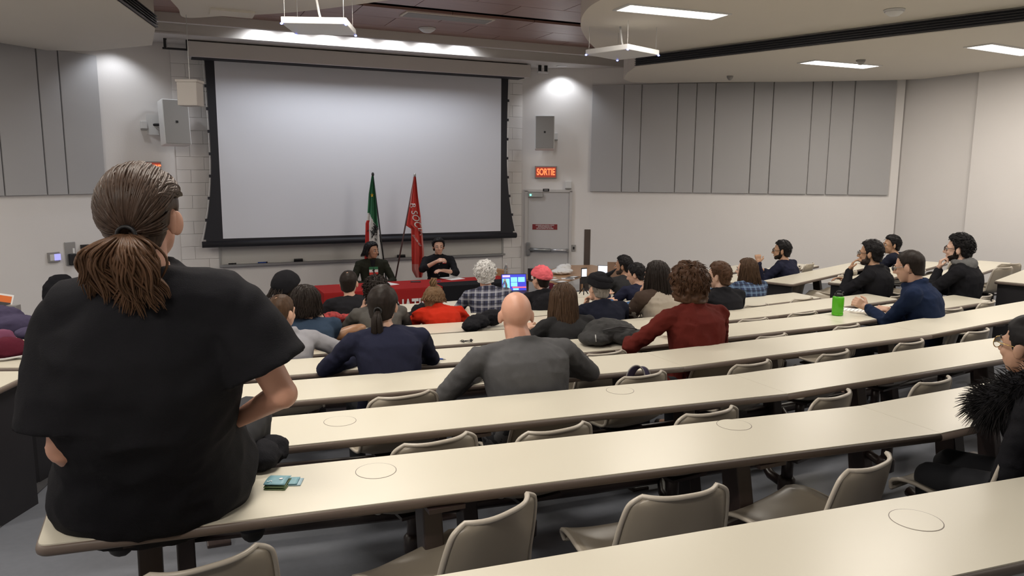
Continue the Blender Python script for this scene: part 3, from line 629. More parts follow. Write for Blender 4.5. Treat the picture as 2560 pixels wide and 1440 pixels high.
def make_chair():
    t = thing('shell_chair', 'x', 'chair')
    mesh_obj('shell', MB().grid(shell_fn, 14, 30, 0.008), 'chair', t, True)
    rim = [shell_fn(0, i / 30) for i in range(31)] + [shell_fn(i / 14, 1) for i in range(1, 15)] + [shell_fn(1, 1 - i / 30) for i in range(1, 31)] + [shell_fn(1 - i / 14, 0) for i in range(1, 15)]
    mesh_obj('rim', MB().tube(rim, 0.0085, 6, cap=False), 'chair_rim_highlight', t, True)
    mesh_obj('seat_plate', MB().box((0, 0.0, 0.412), (0.20, 0.22, 0.014)), 'desk_leg', t)
    mesh_obj('post', MB().tube([(0, 0, 0.24), (0, 0, 0.41)], 0.028, 10), 'desk_leg', t, True)
    mesh_obj('hub', MB().lathe([(0.03, 0.20), (0.042, 0.21), (0.042, 0.27), (0.03, 0.285)], n=14), 'desk_leg', t, True)
    mesh_obj('swing_arm', MB().tube([(0, 0, 0.235), (0.05, 0.12, 0.24), (0.14, 0.24, 0.27), (0.16, 0.33, 0.29)], 0.024, 8), 'desk_leg', t, True)
    return t
chair0 = make_chair(); chair_used = [False]
CHAIRS = []
def chair(x, y, rz, label, zoff=0.0, s=1.0):
    c = chair0 if not chair_used[0] else copy_tree(chair0); chair_used[0] = True
    c.location = (x, y, floorz(x, y) + zoff); c.rotation_euler = (0, 0, rz); c.scale = (s, s, s); tag(c, label, 'chair', 'taupe shell chairs'); CHAIRS.append(c); return c
CH = {2: [(400, 12), (1160, 24), (1715, -4), (2165, 14), (2600, 8)], 3: [(1055, 8), (1370, 6), (1765, 5), (2070, 14), (2330, 8)], 4: [(985, 6), (1592, 8), (1868, 8), (2072, 12), (2264, 10), (2430, 10)],
      5: [(1500, 6), (1917, 8), (2103, 10), (2363, 4), (2445, 14)], 6: [(1873, 4), (1998, 2)], 7: [(1877, 6), (1990, 8)]}
for k, lst in CH.items():
    for i, (px, rz) in enumerate(lst):
        z = ROWS[k][0]; X = 2.0
        for _ in range(12):
            Y = ynear(k, X) - 0.25; X = ony(px, 900, Y).x
        zo = {2: 0.0 if i else -0.05, 3: 0.01}.get(k, 0.015)
        chair(X + 0.03, ynear(k, X) - 0.02, rad(rz), f'empty taupe shell chair, {ORD[i]} from left, behind the {RNAME[k]} long desk', zo)
def wing_chair(k, s, label, rz=0, back=0.33):
    A, d, n = WING[k]; p = A + d * s + n * (0.385 + back - 0.25); chair(p.x, p.y, WDIR + rad(rz), label, 0.06)
wing_chair(0, 1.15, 'empty taupe shell chair right beside the man raising his fist', 14); wing_chair(0, 1.55, 'taupe shell chair against the wall, second beside the man raising his fist', 4)
wing_chair(1, 0.45, 'empty taupe shell chair behind the empty side desk, nearest the aisle', 10, 0.42); wing_chair(1, 0.85, 'empty taupe shell chair behind the empty side desk, next to the bearded man', -8, 0.40)
wing_chair(2, 1.0, 'empty taupe shell chair behind the man with the blue black jacket', 20); wing_chair(2, 2.2, 'taupe shell chair near the wall between the two men at right', 12); wing_chair(2, 2.6, 'taupe shell chair by the wall behind the buzz cut head', 4)
wing_chair(3, 1.3, 'tilted taupe shell chair behind the man in the grey hood', -20); wing_chair(3, 1.7, 'second tilted taupe shell chair behind the man in the grey hood', -30)
A, d, n = LW[3]; p = A + d * 0.30 + n * 0.55; chair(p.x, p.y, -WDIR + rad(25), 'taupe shell chair at the left picture edge beside the black end panel', 0.03)

# ------------------------------------------------------------------ people
SKIN = {'fair': (0.60, 0.36, 0.26), 'pale': (0.66, 0.43, 0.33), 'tan': (0.42, 0.235, 0.15), 'mid': (0.50, 0.29, 0.20), 'pink': (0.62, 0.33, 0.235), 'olive': (0.46, 0.27, 0.17)}
for k, c in SKIN.items(): mat('skin_' + k, c, 0.45, var=0.06, vscale=14, bump=0.05, bscale=150)
HAIRC = {'black': (0.010, 0.009, 0.010), 'dark': (0.018, 0.013, 0.011), 'brown': (0.06, 0.034, 0.02), 'chestnut': (0.068, 0.034, 0.019), 'light': (0.16, 0.095, 0.05), 'white': (0.72, 0.69, 0.65), 'grey': (0.22, 0.20, 0.18)}
for k, c in HAIRC.items(): mat('hair_' + k, c, 0.5, var=0.6, vscale=90, stretch=(1, 1, 0.12), spec=0.16)
mat('hair_fuzz', (0.56, 0.30, 0.212), 0.5, var=0.15, vscale=200)
mat('lip', (0.42, 0.17, 0.14), 0.5); mat('eye_white', (0.42, 0.40, 0.38), 0.5); mat('lens', (0.85, 0.88, 0.9), 0.05, trans=0.9); MATS['lens'].node_tree.nodes['Principled BSDF'].inputs['IOR'].default_value = 1.02; mat('gold', (0.7, 0.5, 0.2), 0.25, 0.9)
mat('denim', (0.06, 0.12, 0.24), 0.85, var=0.1, vscale=60); mat('trousers', (0.016, 0.017, 0.022), 0.85); mat('shoe', (0.02, 0.018, 0.018), 0.6)
def cloth(name, col, rough=0.88, var=0.10): return mat('cloth_' + name, col, rough, var=var, vscale=25, bump=0.25, bscale=350, spec=0.12)
for n_, c_ in {'black': (0.013, 0.013, 0.016), 'navy': (0.016, 0.018, 0.038), 'darknavy': (0.012, 0.014, 0.026), 'fleece': (0.011, 0.020, 0.052), 'blue': (0.030, 0.05, 0.085), 'charcoal': (0.028, 0.028, 0.030), 'grey': (0.095, 0.095, 0.10), 'wool': (0.095, 0.09, 0.085),
               'lightgrey': (0.30, 0.30, 0.33), 'red': (0.50, 0.026, 0.010), 'maroon': (0.115, 0.018, 0.014), 'olive': (0.022, 0.024, 0.017), 'beige': (0.42, 0.37, 0.31), 'brownmesh': (0.07, 0.048, 0.038), 'pink': (0.78, 0.15, 0.18), 'hood': (0.16, 0.16, 0.16), 'purple': (0.065, 0.055, 0.105), 'wine': (0.10, 0.015, 0.03), 'denim2': (0.055, 0.12, 0.25)}.items(): cloth(n_, c_)
plaid('plaid_navy', (0.028, 0.032, 0.07), (0.42, 0.43, 0.48), (0.006, 0.006, 0.012), 15.0, 0.45); plaid('plaid_blue', (0.02, 0.035, 0.09), (0.16, 0.25, 0.38), (0.006, 0.007, 0.012), 17.0, 0.3)

PENDING = []      # meshes whose remesh is baked at the end
def soft(name, mb, m, parent, voxel=0.009, iters=3, folds=0.0, ratio=0.5, fscale=10.0, seed=0.0):
    o = mesh_obj(name, mb, m, parent, True, origin=tuple(parent.location))
    r = o.modifiers.new('r', 'REMESH'); r.mode = 'VOXEL'; r.voxel_size = voxel; r.use_smooth_shade = True
    s = o.modifiers.new('s', 'SMOOTH'); s.factor = 0.5; s.iterations = iters
    if ratio < 1: d = o.modifiers.new('d', 'DECIMATE'); d.ratio = ratio
    PENDING.append((o, folds, fscale, seed)); return o
def bake_soft():
    bpy.context.view_layer.update(); dg = bpy.context.evaluated_depsgraph_get(); new = []
    for o, folds, fs, seed in PENDING: new.append(bpy.data.meshes.new_from_object(o.evaluated_get(dg)))
    for (o, folds, fs, seed), me in zip(PENDING, new):
        old = o.data; o.modifiers.clear(); o.data = me; bpy.data.meshes.remove(old)
        if folds:
            n = len(me.vertices); co = np.empty(n * 3, 'f'); nr = np.empty(n * 3, 'f'); me.vertices.foreach_get('co', co); me.vertices.foreach_get('normal', nr)
            co = co.reshape(-1, 3); nr = nr.reshape(-1, 3)
            for i in range(n):
                p = V(co[i]); a = noise.noise(V((p.x * fs + seed, p.y * fs, p.z * fs * 1.6 + p.x * fs * 0.8))) + 0.5 * noise.noise(V((p.x * fs * 2.1, p.y * fs * 2.1 + seed, p.z * fs * 2.6 - p.x * 6)))
                a = -abs(a) * 1.3 + 0.35; co[i] += nr[i] * (folds * a)
            me.vertices.foreach_set('co', co.ravel())
        me.polygons.foreach_set('use_smooth', [True] * len(me.polygons)); me.update()

def ik(S, T, l1, l2, hint):
    d = T - S; L = min(d.length, (l1 + l2) * 0.995); u = d.normalized(); a = (l1 * l1 - l2 * l2 + L * L) / (2 * L); h = math.sqrt(max(0, l1 * l1 - a * a))
    w = V(hint) - u * V(hint).dot(u); w.normalize(); return S + u * a + w * h, S + u * L
def hand(mb, W, d, nrm, side, s, curl=0.5, spread=0.12, r=0.0085):
    """palm, four unequal fingers with two bends, thumb from the side of the palm; nrm points out of the palm"""
    d = d.normalized(); nrm = (nrm - d * nrm.dot(d)).normalized(); x = d.cross(nrm) * side
    mb.cap(W, 0.026 * s, W + d * 0.02 * s, 0.027 * s, 10)
    for k in (-1, -0.33, 0.33, 1): mb.cap(W + d * 0.012 * s + x * (0.016 * k * s), 0.014 * s, W + d * 0.078 * s + x * (0.028 * k * s), 0.0125 * s, 8)
    for k, ln in ((-1, 0.062), (-0.33, 0.076), (0.33, 0.082), (1, 0.072)):
        p = W + d * 0.08 * s + x * (0.028 * k * s); a = curl * 0.9; e = d * math.cos(a) + nrm * math.sin(a) + x * (spread * k * 0.6); e.normalize()
        q = p + e * ln * 0.5 * s; a2 = curl * 2.1; e2 = d * math.cos(a2) + nrm * math.sin(a2); q2 = q + e2 * ln * 0.32 * s; a3 = curl * 2.9; e3 = d * math.cos(a3) + nrm * math.sin(a3)
        mb.cap(p, r * 1.1 * s, q, r * s, 8); mb.cap(q, r * s, q2, r * 0.95 * s, 8); mb.cap(q2, r * 0.95 * s, q2 + e3 * ln * 0.24 * s, r * 0.85 * s, 8)
    p = W + d * 0.022 * s + x * 0.026 * s; e = (d * 0.62 + x * 0.75 + nrm * 0.35).normalized(); q = p + e * 0.045 * s; e2 = (d * 0.92 + x * 0.12 + nrm * (0.25 + 0.5 * curl)).normalized()
    mb.cap(p, 0.015 * s, q, 0.0115 * s, 8); mb.cap(q, 0.0115 * s, q + e2 * 0.034 * s, 0.0095 * s, 8)

def hairline(az):
    pts = ((0, 0.52), (35, 0.46), (58, 0.30), (72, 0.10), (86, 0.08), (98, -0.22), (115, -0.50), (180, -0.70))
    for (a, u), (b, w) in zip(pts, pts[1:]):
        if a <= az <= b: return u + (w - u) * (az - a) / (b - a)
    return -0.7
HL = {'short': ((0, 0.076), (32, 0.072), (50, 0.058), (62, 0.028), (70, -0.012), (80, -0.014), (86, 0.020), (99, 0.020), (106, -0.035), (122, -0.072), (180, -0.086)),
      'bob': ((0, 0.066), (28, 0.060), (40, 0.01), (48, -0.07), (70, -0.10), (180, -0.108)), 'beanie': ((0, 0.052), (50, 0.040), (95, 0.012), (130, -0.03), (180, -0.045)),
      'cap': ((0, 0.045), (60, 0.035), (95, 0.028), (130, 0.01), (180, 0.0))}
def hline(az, style):
    pts = HL[style]
    for (a, u), (b, w) in zip(pts, pts[1:]):
        if a <= az <= b: return u + (w - u) * (az - a) / (b - a)
    return pts[-1][1]
class Head:
    def __init__(s, H, M, sc): s.H, s.M, s.sc = H, M, sc
    def w(s, x, y, z): return s.H + s.M @ V((x * s.sc, y * s.sc, z * s.sc))
def add_head(mb, h, jaw=1.0, ear=1.0):
    M, sc = h.M, h.sc
    mb.ell(h.w(0, -0.012, 0.028), (0.074 * sc, 0.094 * sc, 0.088 * sc), M, 20, 14)
    mb.ell(h.w(0, 0.030, -0.040), (0.057 * sc * jaw, 0.060 * sc, 0.070 * sc), M, 16, 12); mb.ell(h.w(0, 0.058, -0.088), (0.026 * sc, 0.022 * sc, 0.020 * sc), M, 10, 8)
    mb.ell(h.w(0, 0.045, 0.01), (0.060 * sc, 0.044 * sc, 0.05 * sc), M, 14, 10)
    mb.cap(h.w(-0.035, 0.078, 0.022), 0.012 * sc, h.w(0.035, 0.078, 0.022), 0.012 * sc, 8)
    mb.cap(h.w(0, 0.088, 0.012), 0.009 * sc, h.w(0, 0.107, -0.026), 0.0125 * sc, 8); mb.cap(h.w(-0.011, 0.094, -0.032), 0.009 * sc, h.w(0.011, 0.094, -0.032), 0.009 * sc, 8)
    mb.cap(h.w(-0.018, 0.079, -0.060), 0.008 * sc, h.w(0.018, 0.079, -0.060), 0.008 * sc, 8); mb.cap(h.w(-0.015, 0.077, -0.070), 0.0085 * sc, h.w(0.015, 0.077, -0.070), 0.0085 * sc, 8)
    for k in (-1, 1):
        mb.ell(h.w(k * 0.034, 0.066, -0.028), (0.021 * sc, 0.02 * sc, 0.02 * sc), M, 10, 8)
        E_ = M @ Matrix.Rotation(k * rad(-22), 3, 'Z'); mb.ell(h.w(k * 0.079, -0.012, -0.008), (0.009 * sc, 0.021 * sc * ear, 0.033 * sc * ear), E_, 10, 8)
def hair_cap(h, thick, curl=0.0, freq=30.0, line=0.0, style='short', seed=0.0, nu=64, nv=40, top=0.0, recede=0.0, bald=None, soft_edge=0.012):
    mb = MB(); vs = []; n1 = int(nv * 0.55)
    for j in range(nv + 1):
        for i in range(nu):
            ph = 2 * math.pi * i / nu; sx, cy = math.sin(ph), math.cos(ph)
            if j <= n1:
                th = 0.5 * math.pi * max(j, 0.02) / n1; z = 0.028 + 0.090 * math.cos(th); k = math.sin(th); a, b, yc = 0.076 * k, 0.096 * k, -0.012; nzv = math.cos(th)
            else:
                t = (j - n1) / (nv - n1); z = 0.028 - 0.133 * t; a, b, yc = 0.076 - 0.022 * t, 0.096 - 0.034 * t, -0.012 - 0.006 * t; k = 1.0; nzv = 0.0
            az = abs(math.degrees(math.atan2(sx * a, cy * b))); hl = hline(az, style) + line * 0.09 + (recede * 0.09 if az < 60 else 0)
            m = smooth(-soft_edge, soft_edge, z - hl)
            d = V((sx * a, cy * b, z - 0.028)).normalized()
            if bald: m *= 1 - smooth(bald[0], bald[1], 1 - (d - V((0, -0.45, 0.9)).normalized()).length)
            nz = noise.noise(V(d) * freq * 0.1 + V((seed, seed, 0))) + 0.5 * noise.noise(V(d) * freq * 0.23 + V((seed, 0, seed)))
            t_ = thick * (1 + top * max(0, d.z)) + curl * nz
            if style == 'bob' and z < 0: t_ += 0.10 * -z
            nrm = V((sx * max(k, 0.05) / 0.076, cy * max(k, 0.05) / 0.096, nzv / 0.09)).normalized()
            p = V((sx * a, cy * b + yc, z)) + nrm * (t_ * m)
            if m < 1: q = V((sx * a * 0.72, cy * b * 0.72 + yc, 0.028 + (z - 0.028) * 0.8)); p = q.lerp(p, m)
            vs.append(h.w(p.x, p.y, p.z))
    fs = [(j * nu + i, (j + 1) * nu + i, (j + 1) * nu + (i + 1) % nu, j * nu + (i + 1) % nu) for j in range(nv) for i in range(nu)]
    mb.add(vs, fs); return mb
def strands(mb, h, n, length, thick, az0=55, az1=180, el=(0.1, 0.95), r=0.0045, seed=1, back=0.0, wave=0.012, flare=0.15, floor_y=None, segs=11, sides=4):
    rnd = random.Random(seed); sc = h.sc
    for _ in range(n):
        az = rad(rnd.uniform(az0, az1)) * rnd.choice((-1, 1)); e = rnd.uniform(*el); pts = []
        L = length * rnd.uniform(0.75, 1.0); down = 0.0; a, b, c_ = 0.076 + thick, 0.096 + thick, 0.090 + thick; ph = rnd.uniform(0, 6.28); off = rnd.uniform(-0.006, 0.006)
        zz = e
        for k in range(segs):
            t = k / (segs - 1); z = e - t * (L / 0.095 + e) ; ring = math.sqrt(max(0.0, 1 - max(z, 0.0) ** 2)) if z > 0 else 1.0
            fl = flare * max(0, -z) * 0.12; wv = wave * math.sin(ph + 6 * t) * t
            x = math.sin(az) * (a * ring + off + fl * 0.3) + wv; y = math.cos(az) * (b * ring + off + fl) + wv * 0.6 - back * max(0, -z) * 0.02
            pts.append(h.w(x, y - 0.012, z * (c_ if z > 0 else 0.095) + 0.028))
        mb.tube(pts, [r * sc * (1 - 0.75 * (k / (segs - 1)) ** 2) for k in range(segs)], sides)
def tuft(mb, h, n, ln, thick, r=0.003, seed=1, region=lambda d: True, lift=0.5, comb=V((0, -1, 0))):
    rnd = random.Random(seed); c = 0
    while c < n:
        d = V((rnd.gauss(0, 1), rnd.gauss(0, 1), rnd.gauss(0, 1))).normalized(); az = abs(math.degrees(math.atan2(d.x, d.y)))
        if d.z < hairline(az) + 0.03 or not region(d): 
            c += 0.2; continue
        rr = 1 / math.sqrt((d.x / 0.076) ** 2 + (d.y / 0.096) ** 2 + (d.z / 0.09) ** 2) + thick * 0.75
        t = (comb + V((rnd.gauss(0, .6), rnd.gauss(0, .6), rnd.gauss(0, .4) - 0.3))); t = (t - d * t.dot(d)).normalized(); p = d * rr; l = ln * rnd.uniform(0.6, 1.2)
        P = [p, p + t * l * 0.5 + d * lift * l * 0.4, p + t * l + d * lift * l * 0.45]
        mb.tube([h.w(q.x, q.y - 0.012, q.z + 0.028) for q in P], [r * h.sc, r * 0.8 * h.sc, r * 0.2 * h.sc], 3); c += 1

def glasses(h, parent, m='black', r=0.021, rim=0.0022):
    t = MB(); le = MB()
    for k in (-1, 1):
        pts = [h.w(k * 0.033 + r * math.cos(a), 0.101, 0.004 + r * 0.85 * math.sin(a)) for a in [2 * math.pi * i / 16 for i in range(17)]]
        t.tube(pts, rim, 5, cap=False); t.tube([h.w(k * 0.054, 0.099, 0.010), h.w(k * 0.076, 0.06, 0.010), h.w(k * 0.083, -0.01, 0.006)], rim, 5)
        le.add([h.w(k * 0.033 + (r - 0.001) * math.cos(2 * math.pi * i / 14), 0.101, 0.004 + (r - 0.001) * 0.85 * math.sin(2 * math.pi * i / 14)) for i in range(14)], [tuple(range(14))])
    t.tube([h.w(-0.012, 0.103, 0.008), h.w(0, 0.106, 0.011), h.w(0.012, 0.103, 0.008)], rim, 5)
    o = part('glasses', t, m, parent, True); o2 = mesh_obj('lens', le, 'lens', o, origin=tuple(parent.location)); return o
def face(h, parent, brow='hair_dark'):
    for k in (-1, 1):
        e = part('eye', MB().ell(h.w(k * 0.032, 0.0795, 0.004), (0.0125 * h.sc,) * 3, h.M, 10, 8), 'eye_white', parent, True)
        mesh_obj('iris', MB().ell(h.w(k * 0.032, 0.0895, 0.004), (0.006 * h.sc, 0.004 * h.sc, 0.006 * h.sc), h.M, 10, 6), 'black', e, True, origin=tuple(parent.location))
        part('eyebrow', MB().tube([h.w(k * 0.014, 0.0915, 0.024), h.w(k * 0.034, 0.090, 0.030), h.w(k * 0.05, 0.078, 0.024)], [0.0035, 0.004, 0.002], 6), brow, parent, True)
    part('mouth', MB().tube([h.w(-0.022, 0.082, -0.065), h.w(0, 0.0895, -0.064), h.w(0.022, 0.082, -0.065)], [0.002, 0.0042, 0.002], 6), 'lip', parent, True)
def beard(h, parent, m='stubble', t=0.0):
    mb = MB(); sc = h.sc; mat('stubble', (0.045, 0.03, 0.024), 0.7, var=0.4, vscale=300)
    mb.ell(h.w(0, 0.0225, -0.062), (0.0590 * sc, 0.0610 * sc, 0.046 * sc), h.M, 22, 14); mb.ell(h.w(0, 0.058, -0.090), (0.029 * sc, 0.0245 * sc, 0.0225 * sc), h.M, 12, 8)
    mb.cap(h.w(-0.024, 0.0765, -0.050), 0.0062 * sc, h.w(0.024, 0.0765, -0.050), 0.0062 * sc, 8)
    for k in (-1, 1): mb.cap(h.w(k * 0.0625, 0.008, -0.005), 0.0095 * sc, h.w(k * 0.050, 0.022, -0.062), 0.014 * sc, 8)
    soft('beard', mb, m, parent, 0.004, 1, folds=0.001, fscale=60)

PEOPLE = {}
def person(key, label, top, Yh, P=None, dy=0.10, yaw=0.0, hy=0.0, hp=0.0, hr=0.0, s=1.0, skin='fair', hair=('short', 'dark'), shirt='black', sleeve='long', arms=(None, None), desk=None, trousers='trousers', wide=1.0, deep=1.0, voxel=0.0085, neck=1.0, folds=0.010, legs=True,
           collar=None, jaw=1.0, showface=False, chair_=True, seat=None, hat=0.0, xoff=0.0, thin=False, group='people listening', ratio=0.5, nick=None, nk=0.118, belly=0.0, shirtname='shirt', torso_up=0.0):
    """top: pixel of the crown; Yh: the head's distance; yaw: body heading (0 faces the stage, + to the left); hy: head turn, hp: nod"""
    crown = ony(top[0], top[1], Yh); H = crown - V((0, 0, (0.118 + hat) * s))
    f = V((-math.sin(yaw), math.cos(yaw), 0)); r = V((math.cos(yaw), math.sin(yaw), 0)); up = V((0, 0, 1))
    hip = V((H.x, H.y, 0)) - f * dy + r * xoff; fz = floorz(hip.x, hip.y); hip.z = seat if seat is not None else fz + 0.52
    if P: hip = V(P)
    t = thing('person', label, 'person', (hip.x, hip.y, fz), 0, group)
    HM = Matrix.Rotation(yaw + hy, 3, 'Z') @ Matrix.Rotation(hp, 3, 'X') @ Matrix.Rotation(hr, 3, 'Y')
    h = Head(H, HM, s); neckp = H + HM @ V((0, -0.028 * s, -0.070 * s)); N = H - up * (nk * s) - f * (0.045 * s)
    spine = N - hip; L = spine.length; u = spine.normalized()
    fwd = (f - u * f.dot(u)).normalized(); rt = r
    cv = lambda q: hip + spine * q - fwd * (0.045 * math.sin(math.pi * q) * s)
    sw = 0.185 * s * wide
    body, cl = MB(), MB()
    secs = [(-0.20, 0.165, 0.115), (-0.05, 0.178, 0.125), (0.15, 0.165, 0.118 + belly), (0.38, 0.152, 0.112 + belly), (0.60, 0.165, 0.118), (0.76, 0.175, 0.118), (0.87, 0.155, 0.098), (0.95, 0.105, 0.078), (0.995, 0.066, 0.066)]
    body.loft([(cv(q), rt, fwd, a * s * wide - 0.008, b * s * deep - 0.008) for q, a, b in secs]); cl.loft([(cv(q), rt, fwd, a * s * wide + 0.010, b * s * deep + 0.012) for q, a, b in secs])
    shp = [cv(0.84) + rt * (k * sw) for k in (-1, 1)]
    for k in (0, 1):
        if arms[k] and 'joints' in arms[k]: shp[k] = V(arms[k]['joints'][0])
    for k in (0, 1):
        body.cap(cv(0.95), 0.045 * s, shp[k], 0.048 * s); cl.cap(cv(0.93), 0.056 * s, shp[k], 0.062 * s)
    body.cap(neckp, 0.050 * s * neck, cv(0.93), 0.060 * s * neck); add_head(body, h, jaw)
    if collar: cl.tube([cv(0.975) + rt * (0.068 * s * neck * math.cos(a)) + fwd * (0.066 * s * neck * math.sin(a) + 0.004) + up * (0.012 - 0.012 * math.sin(a)) for a in [2 * math.pi * i / 18 for i in range(19)]], collar * s, 8, cap=False)
    A = []
    for k, sd in ((0, -1), (1, 1)):
        spec = arms[k] or {}
        if 'w' in spec: T = V(spec['w'])
        elif 'head' in spec: T = h.w(*spec['head'])
        elif 'joints' in spec: T = V(spec['joints'][2])
        else:
            a = spec.get('t', (0.17 * sd, 0.36, 0.035)); base = V((hip.x, hip.y, 0)); dz = desk if desk is not None else hip.z + 0.22
            T = base + rt * a[0] + f * a[1] + up * (dz + a[2])
        hint = spec.get('hint', (0.75 * sd, -0.25, -0.75)); hv = rt * hint[0] + f * hint[1] + up * hint[2]
        if 'joints' in spec: shp[k], El, Wr = [V(q) for q in spec['joints']]
        else: El, Wr = ik(shp[k], T, 0.29 * s, 0.255 * s, hv)
        body.cap(shp[k], 0.050 * s, El, 0.040 * s); body.cap(El, 0.041 * s, Wr, 0.027 * s)
        fd = (Wr - El).normalized(); d = HM @ V(spec['hdir']) if 'hdir' in spec else V(spec['dir']) if 'dir' in spec else fd; nn = HM @ V(spec['hn']) if 'hn' in spec else V(spec['n']) if 'n' in spec else -up + rt * (-0.3 * sd)
        hand(body, Wr, d, nn, sd if nn.dot(V((0, 0, 1))) < 0.5 else -sd, s, spec.get('curl', 0.45))
        sl = spec.get('sleeve', sleeve)
        if sl == 'long': cl.cap(shp[k], 0.064 * s, El, 0.054 * s); cl.cap(El, 0.055 * s, El.lerp(Wr, 0.93), 0.040 * s)
        elif sl == 'rolled': cl.cap(shp[k], 0.064 * s, El, 0.054 * s); cl.cap(El, 0.055 * s, El.lerp(Wr, 0.30), 0.050 * s)
        else: cl.tube([shp[k] + (shp[k] - El) * 0.1, shp[k], shp[k].lerp(El, 0.62)], [0.055 * s, 0.066 * s, 0.066 * s], 16)
        A.append((shp[k], El, Wr, fd))
    tr = MB()
    if legs:
        tr.loft([(cv(q), rt, fwd, a * s * wide, b * s * deep) for q, a, b in ((-0.22, 0.16, 0.11), (-0.08, 0.186, 0.135), (0.06, 0.18, 0.13))])
        for sd in (-1, 1):
            hp_ = hip + rt * (0.09 * sd * s) - up * 0.03; kn = hip + f * 0.40 * s + rt * (0.12 * sd * s); kz = floorz(kn.x, kn.y); kn.z = min(kz + 0.50, hip.z + 0.02); an = V((kn.x, kn.y, 0)) - f * 0.03; an.z = kn.z - 0.42
            body.cap(hp_, 0.072 * s, kn, 0.052 * s); body.cap(kn, 0.052 * s, an, 0.036 * s); tr.cap(hp_, 0.086 * s, kn, 0.066 * s); tr.cap(kn, 0.066 * s, an, 0.052 * s)
            ft = an + f * 0.16 - up * 0.045; body.cap(an, 0.036 * s, ft, 0.026 * s)
            sh = MB().cap(an - up * 0.035 - f * 0.04, 0.045, ft, 0.036); soft('shoe', sh, 'shoe', t, 0.014, 1, ratio=0.6)
        soft('trousers', tr, trousers, t, 0.016, 2, folds=0.004, ratio=0.6)
    soft('body', body, 'skin_' + skin, t, voxel, 2, ratio=ratio)
    if isinstance(shirt, str) and not shirt.startswith('plaid'): shirt = 'cloth_' + shirt
    soft(shirtname, cl, shirt, t, 0.011, 3, folds=folds, ratio=0.6, seed=len(PEOPLE) * 3.3)
    st, hc = hair[0], 'hair_' + hair[1] if len(hair) > 1 else None; sd_ = len(PEOPLE) * 1.7
    if st == 'crew': mb = hair_cap(h, 0.007, 0.002, 60, seed=sd_); part('hair', mb, hc, t, True)
    elif st == 'thin': mb = hair_cap(h, 0.008, 0.002, 60, seed=sd_, bald=(0.80, 1.05)); part('hair', mb, hc, t, True)
    elif st == 'fuzz': mb = hair_cap(h, 0.0022, 0.0005, 60, seed=sd_, recede=0.2, bald=(0.1, 0.45), soft_edge=0.02); part('hair', mb, 'hair_fuzz', t, True)
    elif st == 'short': mb = hair_cap(h, 0.016, 0.006, 45, seed=sd_, top=0.4); tuft(mb, h, 260, 0.035, 0.016, seed=int(sd_ * 10)); part('hair', mb, hc, t, True)
    elif st == 'curly': mb = hair_cap(h, 0.030, 0.022, 70, seed=sd_, top=0.3); tuft(mb, h, 320, 0.04, 0.034, 0.005, seed=int(sd_ * 10), lift=1.0); part('hair', mb, hc, t, True)
    elif st == 'curlyshort': mb = hair_cap(h, 0.020, 0.014, 80, seed=sd_, top=0.5); tuft(mb, h, 320, 0.032, 0.024, 0.0045, seed=int(sd_ * 10), lift=1.0); part('hair', mb, hc, t, True)
    elif st == 'wavy': mb = hair_cap(h, 0.024, 0.010, 50, seed=sd_); strands(mb, h, 240, 0.12, 0.022, 78, 180, (-0.1, 0.9), 0.006, int(sd_ * 10), flare=0.5, wave=0.02); part('hair', mb, hc, t, True)
    elif st == 'mop': mb = hair_cap(h, 0.040, 0.018, 50, seed=sd_, line=-0.05, style='bob'); tuft(mb, h, 420, 0.06, 0.040, 0.005, seed=int(sd_ * 10), lift=0.4, comb=V((0, -0.2, -1))); part('hair', mb, hc, t, True)
    elif st == 'bob': mb = hair_cap(h, 0.026, 0.006, 40, seed=sd_, style='bob'); strands(mb, h, 300, 0.13, 0.026, 60, 180, seed=int(sd_ * 10)); part('hair', mb, hc, t, True)
    elif st == 'long': mb = hair_cap(h, 0.018, 0.004, 40, seed=sd_); strands(mb, h, 460, hair[2], 0.018, 62, 180, (0.0, 0.97), 0.006, int(sd_ * 10), flare=hair[3] if len(hair) > 3 else 0.3); part('hair', mb, hc, t, True)
    elif st == 'pony':
        mb = hair_cap(h, 0.013, 0.003, 40, seed=sd_); rnd = random.Random(3)
        for _ in range(150):
            a = rnd.uniform(0, 6.28); q = rnd.uniform(0, 0.03); pts = [h.w(q * 0.4 * math.cos(a), -0.115 + 0.3 * q * math.sin(a), -0.01), h.w(q * math.cos(a), -0.145 + q * math.sin(a), -0.05), h.w(1.2 * q * math.cos(a), -0.14 + q * math.sin(a), -0.12), h.w(1.1 * q * math.cos(a), -0.128 + 0.8 * q * math.sin(a), -0.19 - rnd.uniform(0, 0.06))]
            mb.tube(pts, [0.004, 0.006, 0.006, 0.001], 4)
        part('hair', mb, hc, t, True); part('hair_tie', MB().tube([h.w(0.02 * math.cos(a), -0.118, -0.01 + 0.02 * math.sin(a)) for a in [2 * math.pi * i / 12 for i in range(13)]], 0.006, 6, cap=False), 'black', t, True)
    elif st == 'bun':
        mb = hair_cap(h, 0.014, 0.005, 50, seed=sd_, style='short', line=-0.1); strands(mb, h, 110, 0.055, 0.012, 70, 180, (-0.2, 0.3), 0.005, 5, flare=0.6); part('hair', mb, hc, t, True)
        b = MB(); rnd = random.Random(4)
        for _ in range(50):
            a = rnd.uniform(0, 6.28); q = rnd.uniform(0.004, 0.026); b.tube([h.w(q * math.cos(a), -0.05 + q * math.sin(a), 0.10), h.w(q * 1.2 * math.cos(a + 1), -0.06 + 1.2 * q * math.sin(a + 1), 0.15), h.w(q * math.cos(a + 2), -0.05 + q * math.sin(a + 2), 0.19)], [0.006, 0.008, 0.004], 5)
        part('hair_bun', b, hc, t, True)
    if showface: face(h, t, hc or 'hair_dark')
